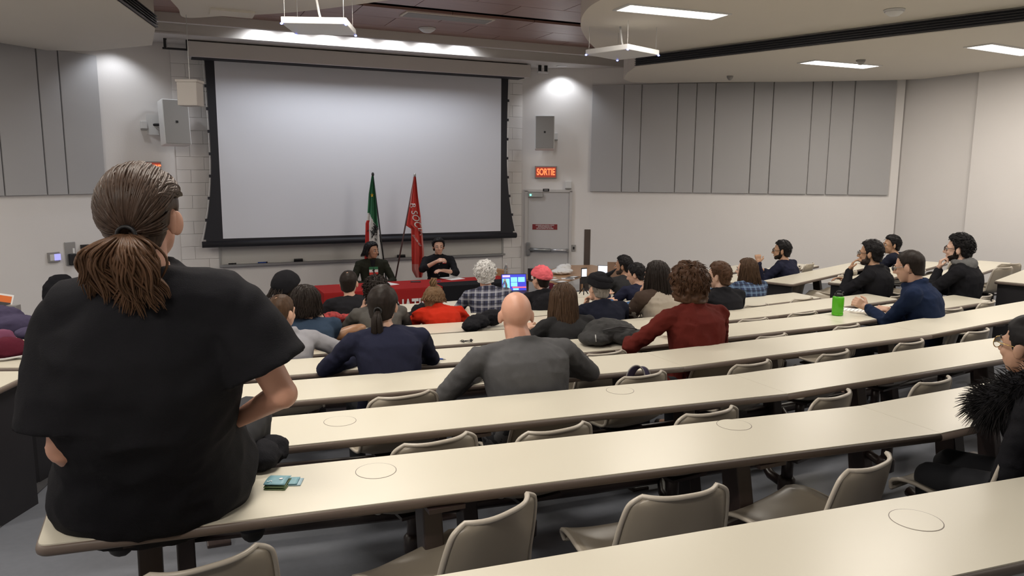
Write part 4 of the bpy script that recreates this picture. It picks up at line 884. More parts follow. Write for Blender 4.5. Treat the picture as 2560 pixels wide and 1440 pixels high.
    if chair_:
        p = hip - f * 0.02; c = chair(p.x, p.y, yaw, 'occupied taupe shell chair under the ' + (nick or 'person'), -0.07)
    PEOPLE[key] = dict(t=t, h=h, hip=hip, f=f, r=rt, u=u, cv=cv, N=N, A=A, fwd=fwd, s=s, shp=shp); return PEOPLE[key]

STAGE = V((3.9, 11.4, 0))
def look(H, tgt=STAGE): return math.atan2(-(tgt.x - H.x), tgt.y - H.y)
def seat_row(k, top, dy, back=0.17):
    X = 3.0
    for _ in range(14):
        Yh = ynear(k, X) - back + dy; X = ony(top[0], top[1], Yh).x
    return Yh, X
def pr(key, label, k, top, dy=0.10, hy=0.0, nick=None, back=0.17, yaw=0.0, turn=True, **kw):
    Yh, X = seat_row(k, top, dy, back); w = look(V((X, Yh, 0))) if turn else 0.0
    return person(key, label, top, Yh, dy=dy, yaw=yaw, hy=w - yaw + hy, desk=ROWS[k][0], nick=nick, **kw)
def pw(key, label, k, s_along, top, dy=0.08, hy=0.0, nick=None, back=0.20, z=None, **kw):
    A, d, n = WING[k]; p = A + n * (0.385 + back - dy)      # the head travels on a line parallel to the desk
    q = onplane(top[0], top[1], p, n); w = look(q)
    return person(key, label, top, q.y, dy=dy, yaw=WDIR, hy=w - WDIR + hy, desk={0: 0.89, 1: 0.95, 2: 1.02, 3: 1.09}[k], nick=nick, **kw)
R_ = lambda *a: dict(t=a[:3], **(a[3] if len(a) > 3 else {}))

pr('beanie', 'man in a black knit beanie at the front left', 8, (717, 680), 0.05, -0.35, 'man in the beanie', hair=('short', 'dark'), shirt='black', skin='olive', hat=0.012, s=1.06)
h = PEOPLE['beanie']['h']; part('beanie', hair_cap(h, 0.030, 0.003, 30, style='beanie'), 'cloth_black', PEOPLE['beanie']['t'], True)
mb = MB(); strands(mb, h, 40, 0.10, 0.02, 140, 180, (-0.4, -0.1), 0.005, 9, flare=0.5); part('hair_ends', mb, 'hair_dark', PEOPLE['beanie']['t'], True)
pr('hoodie', 'man with short thinning hair in a light grey hoodie', 6, (703, 738), 0.08, -0.35, 'man in the grey hoodie', hair=('thin', 'brown'), shirt='lightgrey', skin='fair', arms=(None, R_(0.30, 0.26, 0.04, dict(hint=(1, -0.1, -0.5)))), collar=0.028)
pr('bob', 'woman with a dark bob and dark blue sweater, hand at her face', 7, (765, 718), 0.10, -0.15, 'woman with the dark bob', hair=('bob', 'dark'), shirt='blue', arms=(None, dict(head=(0.105, 0.03, -0.19), hint=(0.5, 0.3, -1), hdir=(-0.12, 0.0, 1), hn=(-1, 0.2, 0), curl=0.5, sleeve='rolled')))
pr('tee', 'man with cropped hair in a black t-shirt near the red table', 9, (872, 677), 0.10, 0.0, 'man in the black t-shirt', hair=('thin', 'dark'), shirt='black', sleeve='short', skin='fair', neck=1.0)
pr('curly', 'person with dark curly hair in a grey wool sweater, hand at face', 8, (940, 698), 0.12, 0.1, 'curly haired person in grey wool', hair=('curly', 'dark'), shirt='wool', arms=(dict(head=(-0.12, 0.03, -0.16), hint=(-0.8, 0.2, -0.8), hdir=(0.15, 0.1, 1), hn=(1, 0.2, 0), curl=0.6), None), wide=1.05)
pr('ponywoman', 'woman with a dark ponytail in a navy sweater, elbows on the desk', 5, (957, 715), 0.14, -0.15, 'woman with the dark ponytail', hair=('pony', 'dark'), shirt='navy', arms=(R_(-0.10, 0.36, 0.04, dict(hint=(-1, -0.25, -0.25))), R_(0.10, 0.36, 0.04, dict(hint=(1, -0.25, -0.25)))), wide=1.08, back=0.20)
pr('redshirt', 'person with a hair bun in a bright red sweatshirt', 8, (1086, 716), 0.20, -0.35, 'person in the red sweatshirt', nk=0.072, hp=-0.2, hair=('bun', 'light'), shirt='red', xoff=0.07, folds=0.016, arms=(R_(-0.05, 0.36, 0.04, dict(hint=(-1, -0.2, -0.4))), None), back=0.2, collar=0.016)
pr('plaid', 'white haired man in a navy and white plaid shirt', 9, (1212, 659), 0.10, -0.05, 'white haired man in plaid', hair=('curly', 'white'), shirt='plaid_navy', skin='pink', wide=1.14, neck=1.12, collar=0.014, folds=0.004)
h = PEOPLE['plaid']['h']; part('bald_patch', MB().ell(h.w(0, -0.055, 0.098), (0.034, 0.038, 0.030), h.M @ Matrix.Rotation(rad(25), 3, 'X')), 'skin_pink', PEOPLE['plaid']['t'], True)
pr('pinkcap', 'man in a crumpled pink cap and black jacket beside the laptop', 9, (1352, 668), 0.10, 0.35, 'man in the pink cap', hair=('crew', 'dark'), shirt='black', hat=0.014, collar=0.02)
h = PEOPLE['pinkcap']['h']; part('cap', hair_cap(h, 0.030, 0.012, 60, style='cap', top=0.25), 'cloth_pink', PEOPLE['pinkcap']['t'], True)
pr('bald', 'bald man in a dark grey sweater leaning on the desk', 4, (1290, 728), 0.16, 0.0, 'bald man', hair=('none',), shirt='grey', skin='pink', wide=1.22, deep=1.15, neck=1.22, s=1.08, arms=(R_(-0.12, 0.34, 0.05, dict(hint=(-1, -0.35, -0.35))), R_(0.22, 0.30, 0.05, dict(hint=(1, -0.3, -0.2)))), back=0.20, folds=0.008, voxel=0.0075, collar=0.012)
pr('longbrown', 'woman with long straight brown hair in a dark jacket', 6, (1408, 712), 0.10, 0.05, 'woman with long brown hair', hair=('long', 'brown', 0.27, 0.2), shirt='charcoal', s=0.98)
P = pr('capman', 'grey haired man in a pointed black cap and navy coat', 7, (1497, 684), 0.10, 0.15, 'man in the pointed cap', hair=('short', 'grey'), shirt='darknavy', skin='fair', hat=0.012, arms=(dict(head=(-0.05, 0.115, -0.18), hint=(-0.6, 0.4, -0.8), hdir=(0.1, -0.1, 1), hn=(0.4, -0.9, 0), curl=0.95), None), wide=1.08, collar=0.022)
h = P['h']; sc = h.sc; mb = hair_cap(h, 0.030, 0.004, 30, style='cap', top=0.1); hat_ = part('cap', mb, 'cloth_black', P['t'], True)
puff = MB().ell(h.w(0.012, -0.020, 0.090), (0.108 * sc, 0.118 * sc, 0.046 * sc), h.M @ Matrix.Rotation(rad(8), 3, 'X') @ Matrix.Rotation(rad(8), 3, 'Y'), 24, 12)
part('cap_point', MB().tube([h.w(0.030, -0.045, 0.105), h.w(0.075, -0.085, 0.145), h.w(0.112, -0.110, 0.185)], [0.055 * sc, 0.030 * sc, 0.003 * sc], 10, flat=0.5), 'cloth_black', P['t'], True); soft('cap_crown', puff, 'cloth_black', P['t'], 0.006, 1, folds=0.004, fscale=20)
pr('laptopman', 'dark haired bearded man in charcoal by a brown folder', 10, (1558, 641), 0.08, 0.45, 'man by the brown folder', hair=('short', 'black'), shirt='charcoal', skin='tan', showface=True); beard(PEOPLE['laptopman']['h'], PEOPLE['laptopman']['t'])
pr('navysw', 'dark haired person in a navy sweater bending forward', 9, (1590, 661), 0.16, 0.45, 'bending person in navy', hair=('short', 'black'), shirt='navy', hp=-0.25, back=0.2, arms=(R_(-0.25, 0.34, 0.05), None))
pr('denim', 'person in a denim shirt hidden behind the long black hair', 8, (1628, 688), 0.10, 0.3, 'person in denim', hair=('short', 'dark'), shirt='denim2', arms=(R_(-0.33, 0.33, 0.05, dict(hint=(-1, -0.4, -0.4))), None), wide=1.08)
pr('longblack', 'woman with long black hair and a beige top, elbow on the desk', 7, (1640, 655), 0.10, 0.35, 'woman with long black hair', hair=('long', 'dark', 0.42, 0.15), shirt='beige', sleeve='short', skin='mid', arms=(dict(head=(-0.06, 0.11, -0.20), hint=(-0.6, 0.2, -1), hdir=(0.1, -0.1, 1), hn=(0.6, -0.7, 0), curl=0.8), None), s=1.04)
P = PEOPLE['longblack']; S_, E_, W_r, _ = P['A'][0]; sl = MB(); sl.cap(S_, 0.080, S_.lerp(E_, 0.75), 0.070, 14); sl.cap(P['cv'](0.86) - P['r'] * 0.08, 0.085, S_, 0.08, 14); soft('mesh_sleeve', sl, 'cloth_brownmesh', P['t'], 0.010, 2, folds=0.005)
pr('maroon', 'person with thick brown hair in a maroon shirt beside the backpack', 5, (1722, 668), 0.10, 0.25, 'person in the maroon shirt', hair=('mop', 'chestnut'), shirt='maroon', arms=(R_(-0.30, 0.34, 0.04, dict(hint=(-1, -0.5, -0.5))), R_(0.16, 0.34, 0.04)), wide=1.12, s=1.06, collar=0.018, folds=0.015, back=0.2)
pr('boy', 'young man with messy brown hair in a black hooded jacket', 7, (1797, 658), 0.08, 0.40, 'young man in the black jacket', hair=('short', 'chestnut'), shirt='black', skin='pale', showface=True, collar=0.025, s=1.06)
pr('plaidwoman', 'woman with brown fringe hair in a blue plaid shirt', 8, (1866, 648), 0.08, 0.25, 'woman in blue plaid', hair=('long', 'brown', 0.20, 0.2), shirt='plaid_blue', skin='pale', showface=True, arms=(R_(-0.22, 0.36, 0.08, dict(curl=0.6)), None))
P = pw('fist', 'man in glasses and navy sweater raising his fist', 0, 0.7, (1955, 603), 0.05, 0.0, 'man raising his fist', hair=('short', 'black'), shirt='navy', skin='olive', showface=True, s=1.08,
       arms=(dict(w=atd(1896, 657, 9.9), hint=(-0.1, 0.2, -1), dir=(0.0, 0.15, 1), n=(0.5, 0.7, 0.1), curl=1.25), None), voxel=0.007)
glasses(P['h'], P['t']); S_, E_, W_r, fd = P['A'][0]; part('wristwatch', MB().tube([W_r.lerp(E_, 0.10), W_r.lerp(E_, 0.22)], 0.036, 12), 'black', P['t'], True)
beard(P['h'], P['t'], 'hair_dark')
P = pw('mouth', 'bearded man in glasses and black jacket, hand on his mouth', 2, 0.5, (2178, 603), 0.06, 0.0, 'bearded man with hand on mouth', hair=('short', 'black'), shirt='black', skin='olive', showface=True, s=1.14,
       arms=(dict(head=(-0.04, 0.160, -0.17), hint=(-0.4, 0.6, -1), hdir=(0.15, -0.25, 0.95), hn=(0.2, -1, -0.2), curl=0.6), R_(0.2, 0.36, 0.04)), voxel=0.007, collar=0.02)
glasses(P['h'], P['t']); beard(P['h'], P['t']); S_, E_, W_r, fd = P['A'][0]; part('wristwatch', MB().tube([W_r.lerp(E_, 0.12), W_r.lerp(E_, 0.24)], 0.040, 12), 'black', P['t'], True)
pw('behind', 'dark haired man in black seated behind the bearded man', 1, 1.2, (2230, 590), 0.06, 0.05, 'man behind the bearded man', hair=('short', 'black'), shirt='darknavy', skin='olive', showface=True, s=1.12)
P = pr('fleece', 'man with a buzz cut and glasses in a navy fleece', 5, (2276, 627), 0.14, 0.12, 'man in the navy fleece', hair=('crew', 'dark'), shirt='fleece', skin='fair', showface=True, hp=-0.22, s=1.12, wide=1.1, yaw=rad(28), collar=0.026,
       arms=(dict(w=onz(2168, 770, 1.12), hint=(-0.6, -0.5, -0.6), dir=(-0.55, 0.55, 0.45), n=(0.5, 0.5, -0.3), curl=0.8), dict(w=onz(2225, 775, 1.11), hint=(0.4, -0.4, -0.9), dir=(-0.9, 0.3, 0.15), n=(0.2, 0.4, -0.9), curl=0.9)), voxel=0.0065, back=0.24)
glasses(P['h'], P['t'], 'steel')
P = pw('hoodman', 'man with curly black hair, glasses and grey hood, fist at his chin', 3, 0.4, (2398, 590), 0.06, 0.0, 'man in the grey hood', hair=('curlyshort', 'black'), shirt='black', skin='pale', showface=True, s=1.16, wide=1.1,
       arms=(dict(head=(-0.03, 0.130, -0.19), hint=(-0.4, 0.6, -1), hdir=(0.1, -0.08, 1), hn=(0.2, -1, 0), curl=0.95), R_(0.05, 0.40, 0.04, dict(hint=(0.7, -0.4, -0.6), curl=0.6))), voxel=0.0065)
glasses(P['h'], P['t']); beard(P['h'], P['t'], 'hair_dark', 0.004)
hd = MB(); c = P['cv'](0.98) - P['fwd'] * 0.055; hd.ell(c, (0.11, 0.08, 0.075), Matrix.Rotation(WDIR, 3, 'Z')); hd.tube([P['cv'](0.98) + P['r'] * (0.085 * math.cos(a)) + P['fwd'] * (0.08 * math.sin(a)) + V((0, 0, 0.02)) for a in [2 * math.pi * i / 16 for i in range(17)]], 0.03, 8, cap=False); soft('hood', hd, 'cloth_hood', P['t'], 0.008, 2, folds=0.012, fscale=16)
# woman at the right edge
P = pr('furcoat', 'woman in gold glasses and a black fur hooded coat at the right edge', 2, (2582, 792), 0.14, 0.08, 'woman in the fur hooded coat', hair=('crew', 'black'), shirt='black', skin='mid', showface=True, yaw=rad(20), s=1.0, wide=1.38, deep=1.45, voxel=0.006, back=0.28, arms=(R_(-0.14, 0.20, -0.34), R_(0.14, 0.2, -0.34)))
h = P['h']; glasses(h, P['t'], 'gold', 0.026, 0.0018); mb = hair_cap(h, 0.012, 0.002, 40, line=-0.08); strands(mb, h, 160, 0.12, 0.012, 120, 180, (-0.2, 0.5), 0.005, 3, flare=0.3); part('hair_back', mb, 'hair_black', P['t'], True)
fur = MB(); rnd = random.Random(5); base = MB()
ring = [(P['N'] + P['r'] * (0.19 * math.cos(a)) + P['fwd'] * (0.17 * math.sin(a) - 0.02) + V((0, 0, 0.035 - 0.10 * math.sin(a) - 0.02))) for a in [2 * math.pi * i / 24 for i in range(25)]]
base.tube(ring, 0.066, 10, cap=False); fb = part('fur_trim', base, 'cloth_black', P['t'], True)
for _ in range(4200):
    i = rnd.randrange(24); t_ = rnd.random(); c = ring[i].lerp(ring[i + 1], t_); d = V((rnd.gauss(0, 1), rnd.gauss(0, 1), rnd.gauss(0, 1))).normalized(); o_ = (c - P['N']).normalized(); d = (d + o_ * 0.5).normalized(); l = rnd.uniform(0.03, 0.075)
    fur.tube([c + d * 0.05, c + d * (0.06 + l * 0.6) - V((0, 0, 0.01)), c + d * (0.06 + l) - V((0, 0, 0.025))], [0.0022, 0.0016, 0.0004], 3, cap=False)
o = mesh_obj('fur_hair', fur, 'hair_black', fb, True, origin=tuple(P['t'].location)); o['kind'] = 'stuff'

# ------------------------------------------------------------------ the two speakers behind the red table
TZ = 0.60
P = person('speaker1', 'long haired man in an open dark jacket seated at the red table', (930, 607), 11.55, dy=-0.02, yaw=rad(175), hy=rad(36), hair=('wavy', 'black'), shirt='olive', skin='tan', showface=True, desk=TZ, nick='left speaker', arms=(R_(-0.15, 0.22, -0.06), R_(0.15, 0.22, -0.06)), s=1.05, group='speakers', chair_=False, ratio=0.7, voxel=0.007)
tee = MB(); cv, fw_, rt_ = P['cv'], P['fwd'], P['r']
tee.loft([(cv(q) + fw_ * 0.03, rt_, fw_, a, b) for q, a, b in ((0.15, 0.095, 0.112), (0.5, 0.085, 0.108), (0.8, 0.06, 0.105), (0.96, 0.055, 0.085))]); soft('t_shirt', tee, 'cloth_black', P['t'], 0.009, 2)
mat('flag_green', (0.03, 0.16, 0.075), 0.8); mat('flag_white', (0.70, 0.70, 0.70), 0.8); mat('flag_red', (0.55, 0.035, 0.03), 0.8); mat('flag_yellow', (0.75, 0.5, 0.05), 0.8); mat('ink', (0.012, 0.012, 0.012), 0.8)
c = cv(0.64) + fw_ * 0.172; X_ = -rt_; 
M_ = frame(c, X_, P['u'])
for k, m in ((1, 'flag_green'), (0, 'flag_white'), (-1, 'flag_red')): part('shirt_print', MB().add([M_ @ V((x, y + 0.042 * k, z)) for z in (0, 0.002) for x, y in ((-0.068, -0.021), (0.068, -0.021), (0.068, 0.021), (-0.068, 0.021))], [(0, 1, 2, 3), (4, 5, 6, 7), (0, 1, 5, 4), (2, 3, 7, 6)]), m, P['t'])
fig = MB(); q = lambda x, y: M_ @ V((x, y, 0.004)); fig.add([q(-0.012, -0.05), q(-0.004, -0.05), q(0.002, -0.02), q(0.012, -0.052), q(0.022, -0.05), q(0.010, 0.0), q(0.022, 0.02), q(0.004, 0.03), q(-0.012, 0.022), q(-0.026, 0.0), q(-0.008, -0.005)], [tuple(range(11))]); fig.add([q(0.008 * math.cos(a) - 0.002, 0.04 + 0.01 * math.sin(a)) for a in [i * 0.785 for i in range(8)]], [tuple(range(8))]); part('print_figure', fig, 'ink', P['t'])
P = person('speaker2', 'dark haired man in a black shirt gesturing at the red table', (1096, 597), 11.45, dy=-0.02, yaw=rad(166), hy=rad(2), hair=('short', 'black'), shirt='black', skin='fair', showface=True, desk=TZ, sleeve='rolled', s=1.08, group='speakers', chair_=False, ratio=0.7, voxel=0.006, collar=0.012,
           arms=(R_(-0.05, 0.34, 0.13, dict(hint=(-1, -0.2, -0.6), n=(0, 0.3, -1), dir=(-0.9, -0.3, 0.1), curl=0.35)), R_(0.06, 0.32, 0.27, dict(hint=(1, -0.1, -0.7), dir=(0.8, -0.35, 0.25), n=(0, 0.6, -0.8), curl=0.5))))
c = P['cv'](0.78) + P['fwd'] * 0.140 - P['r'] * 0.085; M_ = frame(c, -P['r'], P['u'])
part('chest_badge', MB().add([M_ @ V((x, y, z)) for z in (0.012, 0.016) for x, y in ((-0.03, -0.02), (0.03, -0.02), (0.03, 0.02), (-0.03, 0.02))], [(0, 1, 2, 3), (4, 5, 6, 7), (0, 1, 5, 4), (1, 2, 6, 5), (2, 3, 7, 6), (3, 0, 4, 7)]), 'flag_white', P['t']); part('badge_stripe', MB().add([M_ @ V((x, y, 0.0175)) for x, y in ((-0.03, -0.02), (0.03, -0.02), (0.03, -0.008), (-0.03, -0.008))], [(0, 1, 2, 3)]), 'flag_red', P['t'])
for k in range(4): part('button', MB().ell(P['cv'](0.72 - 0.15 * k) + P['fwd'] * 0.152, (0.006, 0.006, 0.006), nu=8, nv=6), 'alu', P['t'], True)

# ------------------------------------------------------------------ the man sitting on the desk in front
hipz = 1.25 + 0.10
hq = onz(395, 1265, 1.25); hq.z = hipz
JR = (atd(596, 790, 1.98), atd(706, 985, 2.02), atd(600, 1045, 2.22)); JL = (atd(178, 815, 1.92), atd(158, 1120, 1.93), atd(240, 1200, 2.20))
P = person('ponytail', 'broad man with a brown ponytail and black t-shirt sitting on the desk', (350, 424), 2.13, P=(hq.x, hq.y + 0.02, hipz), yaw=rad(-10), hy=rad(-14), hp=0.05, hair=('none',), shirt='black', skin='pink', sleeve='none', s=1.03, wide=1.30, deep=1.35, neck=1.22, voxel=0.0075, folds=0.0, legs=False, chair_=False, group=None, belly=0.02, ratio=0.7, nk=0.135,
           arms=(dict(joints=JL, sleeve='none'), dict(joints=JR, sleeve='none')), shirtname='undershirt')
tt, cv, rt_, fw_, u_, s = P['t'], P['cv'], P['r'], P['fwd'], P['u'], 1.12
for o in [c for c in tt.children if c.name.startswith('undershirt')]:
    PENDING[:] = [x for x in PENDING if x[0] is not o]; bpy.data.objects.remove(o)
sh = MB()
sh.loft([(cv(q), rt_, fw_, a, b) for q, a, b in ((-0.13, 0.280, 0.225), (0.0, 0.292, 0.240), (0.12, 0.262, 0.222), (0.30, 0.228, 0.205), (0.52, 0.245, 0.205), (0.70, 0.255, 0.195), (0.82, 0.232, 0.172), (0.91, 0.165, 0.132), (0.97, 0.110, 0.108), (1.0, 0.092, 0.096))], 36)
for k in (0, 1):
    S_, E_, W_r, fd = P['A'][k]; d = (E_ - S_).normalized(); o_ = rt_ * (-1 if k == 0 else 1)
    sh.cap(cv(0.92), 0.095, S_.lerp(cv(0.80), 0.25) + V((0, 0, 0.03)), 0.108, 18); sh.cap(S_.lerp(cv(0.80), 0.25) + V((0, 0, 0.02)), 0.110, S_, 0.092, 18)
    sh.tube([S_ - d * 0.04, S_ + d * 0.03, S_ + d * 0.12, S_ + d * (0.155 if k else 0.26)], [0.080, 0.096, 0.104, 0.112], 22)
soft('t_shirt', sh, 'cloth_black', tt, 0.009, 4, folds=0.011, fscale=5.0, ratio=0.8)
tr = MB(); tr.loft([(cv(q), rt_, fw_, a, b) for q, a, b in ((-0.21, 0.25, 0.19), (-0.10, 0.285, 0.23), (0.02, 0.27, 0.21))], 30)
hp0 = P['hip']
for sd in (-1, 1):
    a = hp0 + rt_ * (0.13 * sd); kn = a + P['f'] * 0.46 + rt_ * (0.10 * sd); an = kn + V((0, 0.06, -0.42)); tr.cap(a, 0.105, kn, 0.085); tr.cap(kn, 0.085, an, 0.062)
    soft('shoe', MB().cap(an - V((0, 0, 0.04)), 0.05, an + P['f'] * 0.18 - V((0, 0, 0.05)), 0.042), 'shoe', tt, 0.012, 1)
soft('trousers', tr, 'trousers', tt, 0.014, 3, folds=0.006)
# hair drawn back to a tie, then a loose wavy tail
h = P['h']; hm = MB(); rnd = random.Random(11)
mat('pony_hair', (0.060, 0.036, 0.025), 0.42, var=0.75, vscale=160, stretch=(1, 1, 0.10), spec=0.28); mat('pony_tail', (0.10, 0.052, 0.029), 0.45, var=0.75, vscale=140, stretch=(1, 1, 0.12), spec=0.22)
tie = V((0.016, -0.117, -0.024)); td = (tie - V((0, -0.012, 0.028))).normalized()
def ellr(d): return 1 / math.sqrt((d.x / 0.076) ** 2 + (d.y / 0.096) ** 2 + (d.z / 0.090) ** 2)
for _ in range(1500):
    while True:
        d = V((rnd.gauss(0, 1), rnd.gauss(0, 1), rnd.gauss(0, 1))).normalized(); az = abs(math.degrees(math.atan2(d.x, d.y)))
        if d.z > hairline(az) - 0.05 and not (62 < az < 112 and d.z < 0.26): break
    pts = []; off = rnd.uniform(0.006, 0.019); lift = 0.30 if az < 112 and d.z < 0.55 else 0.0
    for k in range(9):
        t_ = k / 8; e = (d * (1 - t_) + td * t_) + V((0, 0, lift * math.sin(math.pi * t_))); e = e.normalized() if e.length > 1e-4 else td; rr = ellr(e) + off * (1 - 0.4 * t_) + 0.004 * math.sin(t_ * 3.14); pts.append(h.w(e.x * rr, e.y * rr - 0.012, e.z * rr + 0.028))
    hm.tube(pts, [0.003] + [0.0042] * 7 + [0.003], 4, cap=False)
for k in (-1, 1):
    part('ear', MB().ell(h.w(k * 0.083, -0.006, -0.010), (0.0085, 0.019, 0.031), h.M @ Matrix.Rotation(k * rad(-30), 3, 'Z')), 'skin_pink', tt, True)
base = hair_cap(h, 0.009, 0.0, 40, line=-0.02); hb = part('hair', base, 'pony_hair', tt, True); o = mesh_obj('hair_strands', hm, 'pony_hair', hb, True, origin=tuple(tt.location)); o['kind'] = 'stuff'
part('hair_tie', MB().tube([h.w(tie.x + 0.021 * math.cos(a), tie.y - 0.006, tie.z + 0.019 * math.sin(a)) for a in [2 * math.pi * i / 16 for i in range(17)]], 0.005, 8, cap=False), 'black', tt, True)
tl_ = MB(); core = MB(); core.loft([(h.w(tie.x - 0.004, tie.y - 0.02 - dy_, tie.z - z_), h.M @ V((1, 0, 0)), h.M @ V((0, 1, 0)), a, b) for z_, dy_, a, b in ((0.0, 0.0, 0.02, 0.016), (0.03, 0.016, 0.034, 0.020), (0.06, 0.016, 0.042, 0.022), (0.09, 0.010, 0.034, 0.018), (0.11, 0.004, 0.014, 0.010))])
pt = part('ponytail', core, 'pony_tail', tt, True)
for lk in range(84):
    la, ld = rnd.uniform(-1, 1), rnd.uniform(-1, 1); LL = rnd.uniform(0.115, 0.20) * (1 - 0.20 * abs(la)); ph = rnd.uniform(0, 6.28); am = rnd.uniform(0.005, 0.017); fr = rnd.uniform(5, 9); curl = rnd.gauss(0, 0.016); tipc = rnd.gauss(0, 0.014); sp0 = rnd.uniform(0.010, 0.018)
    for _ in range(17):
        ja, jd = rnd.gauss(0, 1), rnd.gauss(0, 1); L_ = LL * rnd.uniform(0.88, 1.04); pts = []; fly = rnd.gauss(0, 0.004)
        for k in range(13):
            t_ = k / 12; wd = 0.012 + 0.072 * math.sin(min(1, t_ * 1.25) * 1.57) * (1 - 0.22 * t_); dpw = 0.010 + 0.034 * math.sin(min(1, t_ * 2) * 1.57) * (1 - 0.4 * t_); sp = sp0 * (0.35 + 0.9 * math.sin(min(1, t_ * 1.5) * 1.57)) * (1 - 0.72 * t_ ** 2)
            x = la * wd + am * math.sin(ph + fr * t_) * t_ + curl * t_ * t_ + tipc * t_ ** 4 + ja * sp * 0.62 + fly * t_; y = -0.014 - 0.030 * math.sin(min(1, t_ * 2.2) * 1.57) + ld * dpw + 0.03 * t_ * t_ + am * 0.8 * math.cos(ph + fr * 0.8 * t_) * t_ + jd * sp * 0.5
            pts.append(h.w(tie.x + x - 0.010 * t_, tie.y + y, tie.z - L_ * t_ + 0.012 * math.sin(t_ * 3.1)))
        tl_.tube(pts, [0.0030] + [0.0034] * 8 + [0.003, 0.0024, 0.0016, 0.0005], 4, cap=False)
o = mesh_obj('ponytail_strands', tl_, 'pony_tail', pt, True, origin=tuple(tt.location)); o['kind'] = 'stuff'

# ------------------------------------------------------------------ the red table and what is on it
tx0, tx1, ty0, ty1 = 1.90, 4.82, 10.33, 11.10; FZ = -0.15
rt = thing('cloth_covered_table', 'long table under a dark red cloth before the speakers', 'table', (3.3, 10.7, FZ))
part('tabletop', MB().box(((tx0 + tx1) / 2, (ty0 + ty1) / 2, TZ - 0.02), (tx1 - tx0 - 0.02, ty1 - ty0 - 0.02, 0.03)), 'wood_table', rt)
for x in (tx0 + 0.15, tx1 - 0.15):
    for y in (ty0 + 0.12, ty1 - 0.12): part('leg', MB().tube([(x, y, FZ), (x, y, TZ - 0.03)], 0.018, 8), 'steel', rt, True)
tc = thing('tablecloth', 'dark red tablecloth with large white letters on its front', 'tablecloth', (3.3, 10.7, FZ))
def skirt(poly, z0, z1, amp, n=160):
    per = []; L = 0; pts = [V((*p, 0)) for p in poly]; segs = []
    for i in range(len(pts)): a, b = pts[i], pts[(i + 1) % len(pts)]; segs.append((a, b, (b - a).length)); L += (b - a).length
    out = []
    for k in range(n):
        s_ = L * k / n
        for a, b, l in segs:
            if s_ <= l: d = (b - a).normalized(); out.append((a + d * s_, V((d.y, -d.x, 0)))); break
            s_ -= l
    vs, fs = [], []
    for j, t in enumerate((0.0, 0.03, 0.35, 0.7, 1.0)):
        z = z1 + (z0 - z1) * t
        for k, (p, nn) in enumerate(out): o_ = amp * t * (0.5 + 0.5 * math.sin(k * 0.55 + 2 * math.sin(k * 0.17))) + (0.004 if j else 0); q = p + nn * o_; vs.append((q.x, q.y, z))
    for j in range(4):
        for k in range(n): fs.append((j * n + k, j * n + (k + 1) % n, (j + 1) * n + (k + 1) % n, (j + 1) * n + k))
    fs.append(tuple(range(n))); return MB().add(vs, fs)
part('cloth', skirt([(tx0, ty0), (tx1, ty0), (tx1, ty1), (tx0, ty1)], FZ + 0.02, TZ + 0.003, 0.018), 'red_cloth', tc, False)
q = ony(1030, 756, ty0 - 0.03); text_part('lettering', 'NATIV', 0.33, frame((q.x, ty0 - 0.026, 0.325), (1, 0, 0), (0, 0, 1)), 'white_print', tc, sx=0.50, spacing=1.0, offset=0.006, extrude=0.004)
bc = thing('black_tablecloth', 'black cloth draped over the right front of the red table', 'tablecloth', (4.2, 10.5, FZ))
bx0 = ony(1107, 712, ty0).x
part('cloth', skirt([(bx0, ty0 - 0.03), (tx1 + 0.10, ty0 - 0.03), (tx1 + 0.10, ty0 + 0.36), (bx0, ty0 + 0.36)], FZ + 0.2, TZ + 0.009, 0.012, 90), 'cloth_black', bc)
def flat(name, label, cat, p, sx, sy, rz, m, th=0.004, parts=None):
    t = thing(name, label, cat, p, rz); mesh_obj('sheet' if th < 0.006 else 'case', MB().box((0, 0, th / 2), (sx, sy, th)), m, t, bevel=0.0 if th < 0.006 else 0.003); return t
def paper(px, py, z, rz, label, sx=0.22, sy=0.30):
    q = onz(px, py, z); t = flat('paper_sheet', label, 'paper', q, sx, sy, rz, 'paper', 0.003)
    for k in range(7): mesh_obj('text_line', MB().box((-0.01, 0.10 - 0.03 * k, 0.0035), (sx * 0.7, 0.006, 0.0008)), 'grey_plastic', t)
paper(968, 710, TZ + 0.004, rad(20), 'white sheet of paper on the red table before the long haired speaker'); paper(1131, 696, TZ + 0.004, rad(15), 'white sheet of paper on the red table before the gesturing speaker', 0.26, 0.32)
def phone(px, py, z, rz, label, w=0.075, l=0.15):
    q = onz(px, py, z); t = thing('smartphone', label, 'phone', q, rz); mesh_obj('case', MB().box((0, 0, 0.005), (w, l, 0.01)), 'black', t, bevel=0.004); mesh_obj('display', MB().box((0, 0, 0.0105), (w - 0.008, l - 0.012, 0.001)), 'slat', t)
phone(1039, 705, TZ + 0.004, rad(70), 'black phone on the red table between the speakers'); phone(1213, 785, 0.884, rad(60), 'black phone on the desk behind the plaid man', 0.09, 0.17)
def pen(px, py, z, rz, label, m, l=0.14):
    q = onz(px, py, z); t = thing('pen', label, 'pen', q + V((0, 0, 0.005)), rz); mesh_obj('barrel', MB().tube([(-l / 2, 0, 0), (l / 2 - 0.01, 0, 0)], 0.005, 8), m, t, True); mesh_obj('tip', MB().tube([(l / 2 - 0.01, 0, 0), (l / 2 + 0.01, 0, 0)], [0.005, 0.001], 8), 'alu', t, True)
pen(1092, 704, TZ + 0.004, rad(5), 'blue pen on the red table', 'pen_blue'); pen(1088, 898, 1.067, rad(-42), 'blue pen on the desk beside the ponytailed woman in navy', 'pen_blue', 0.13)
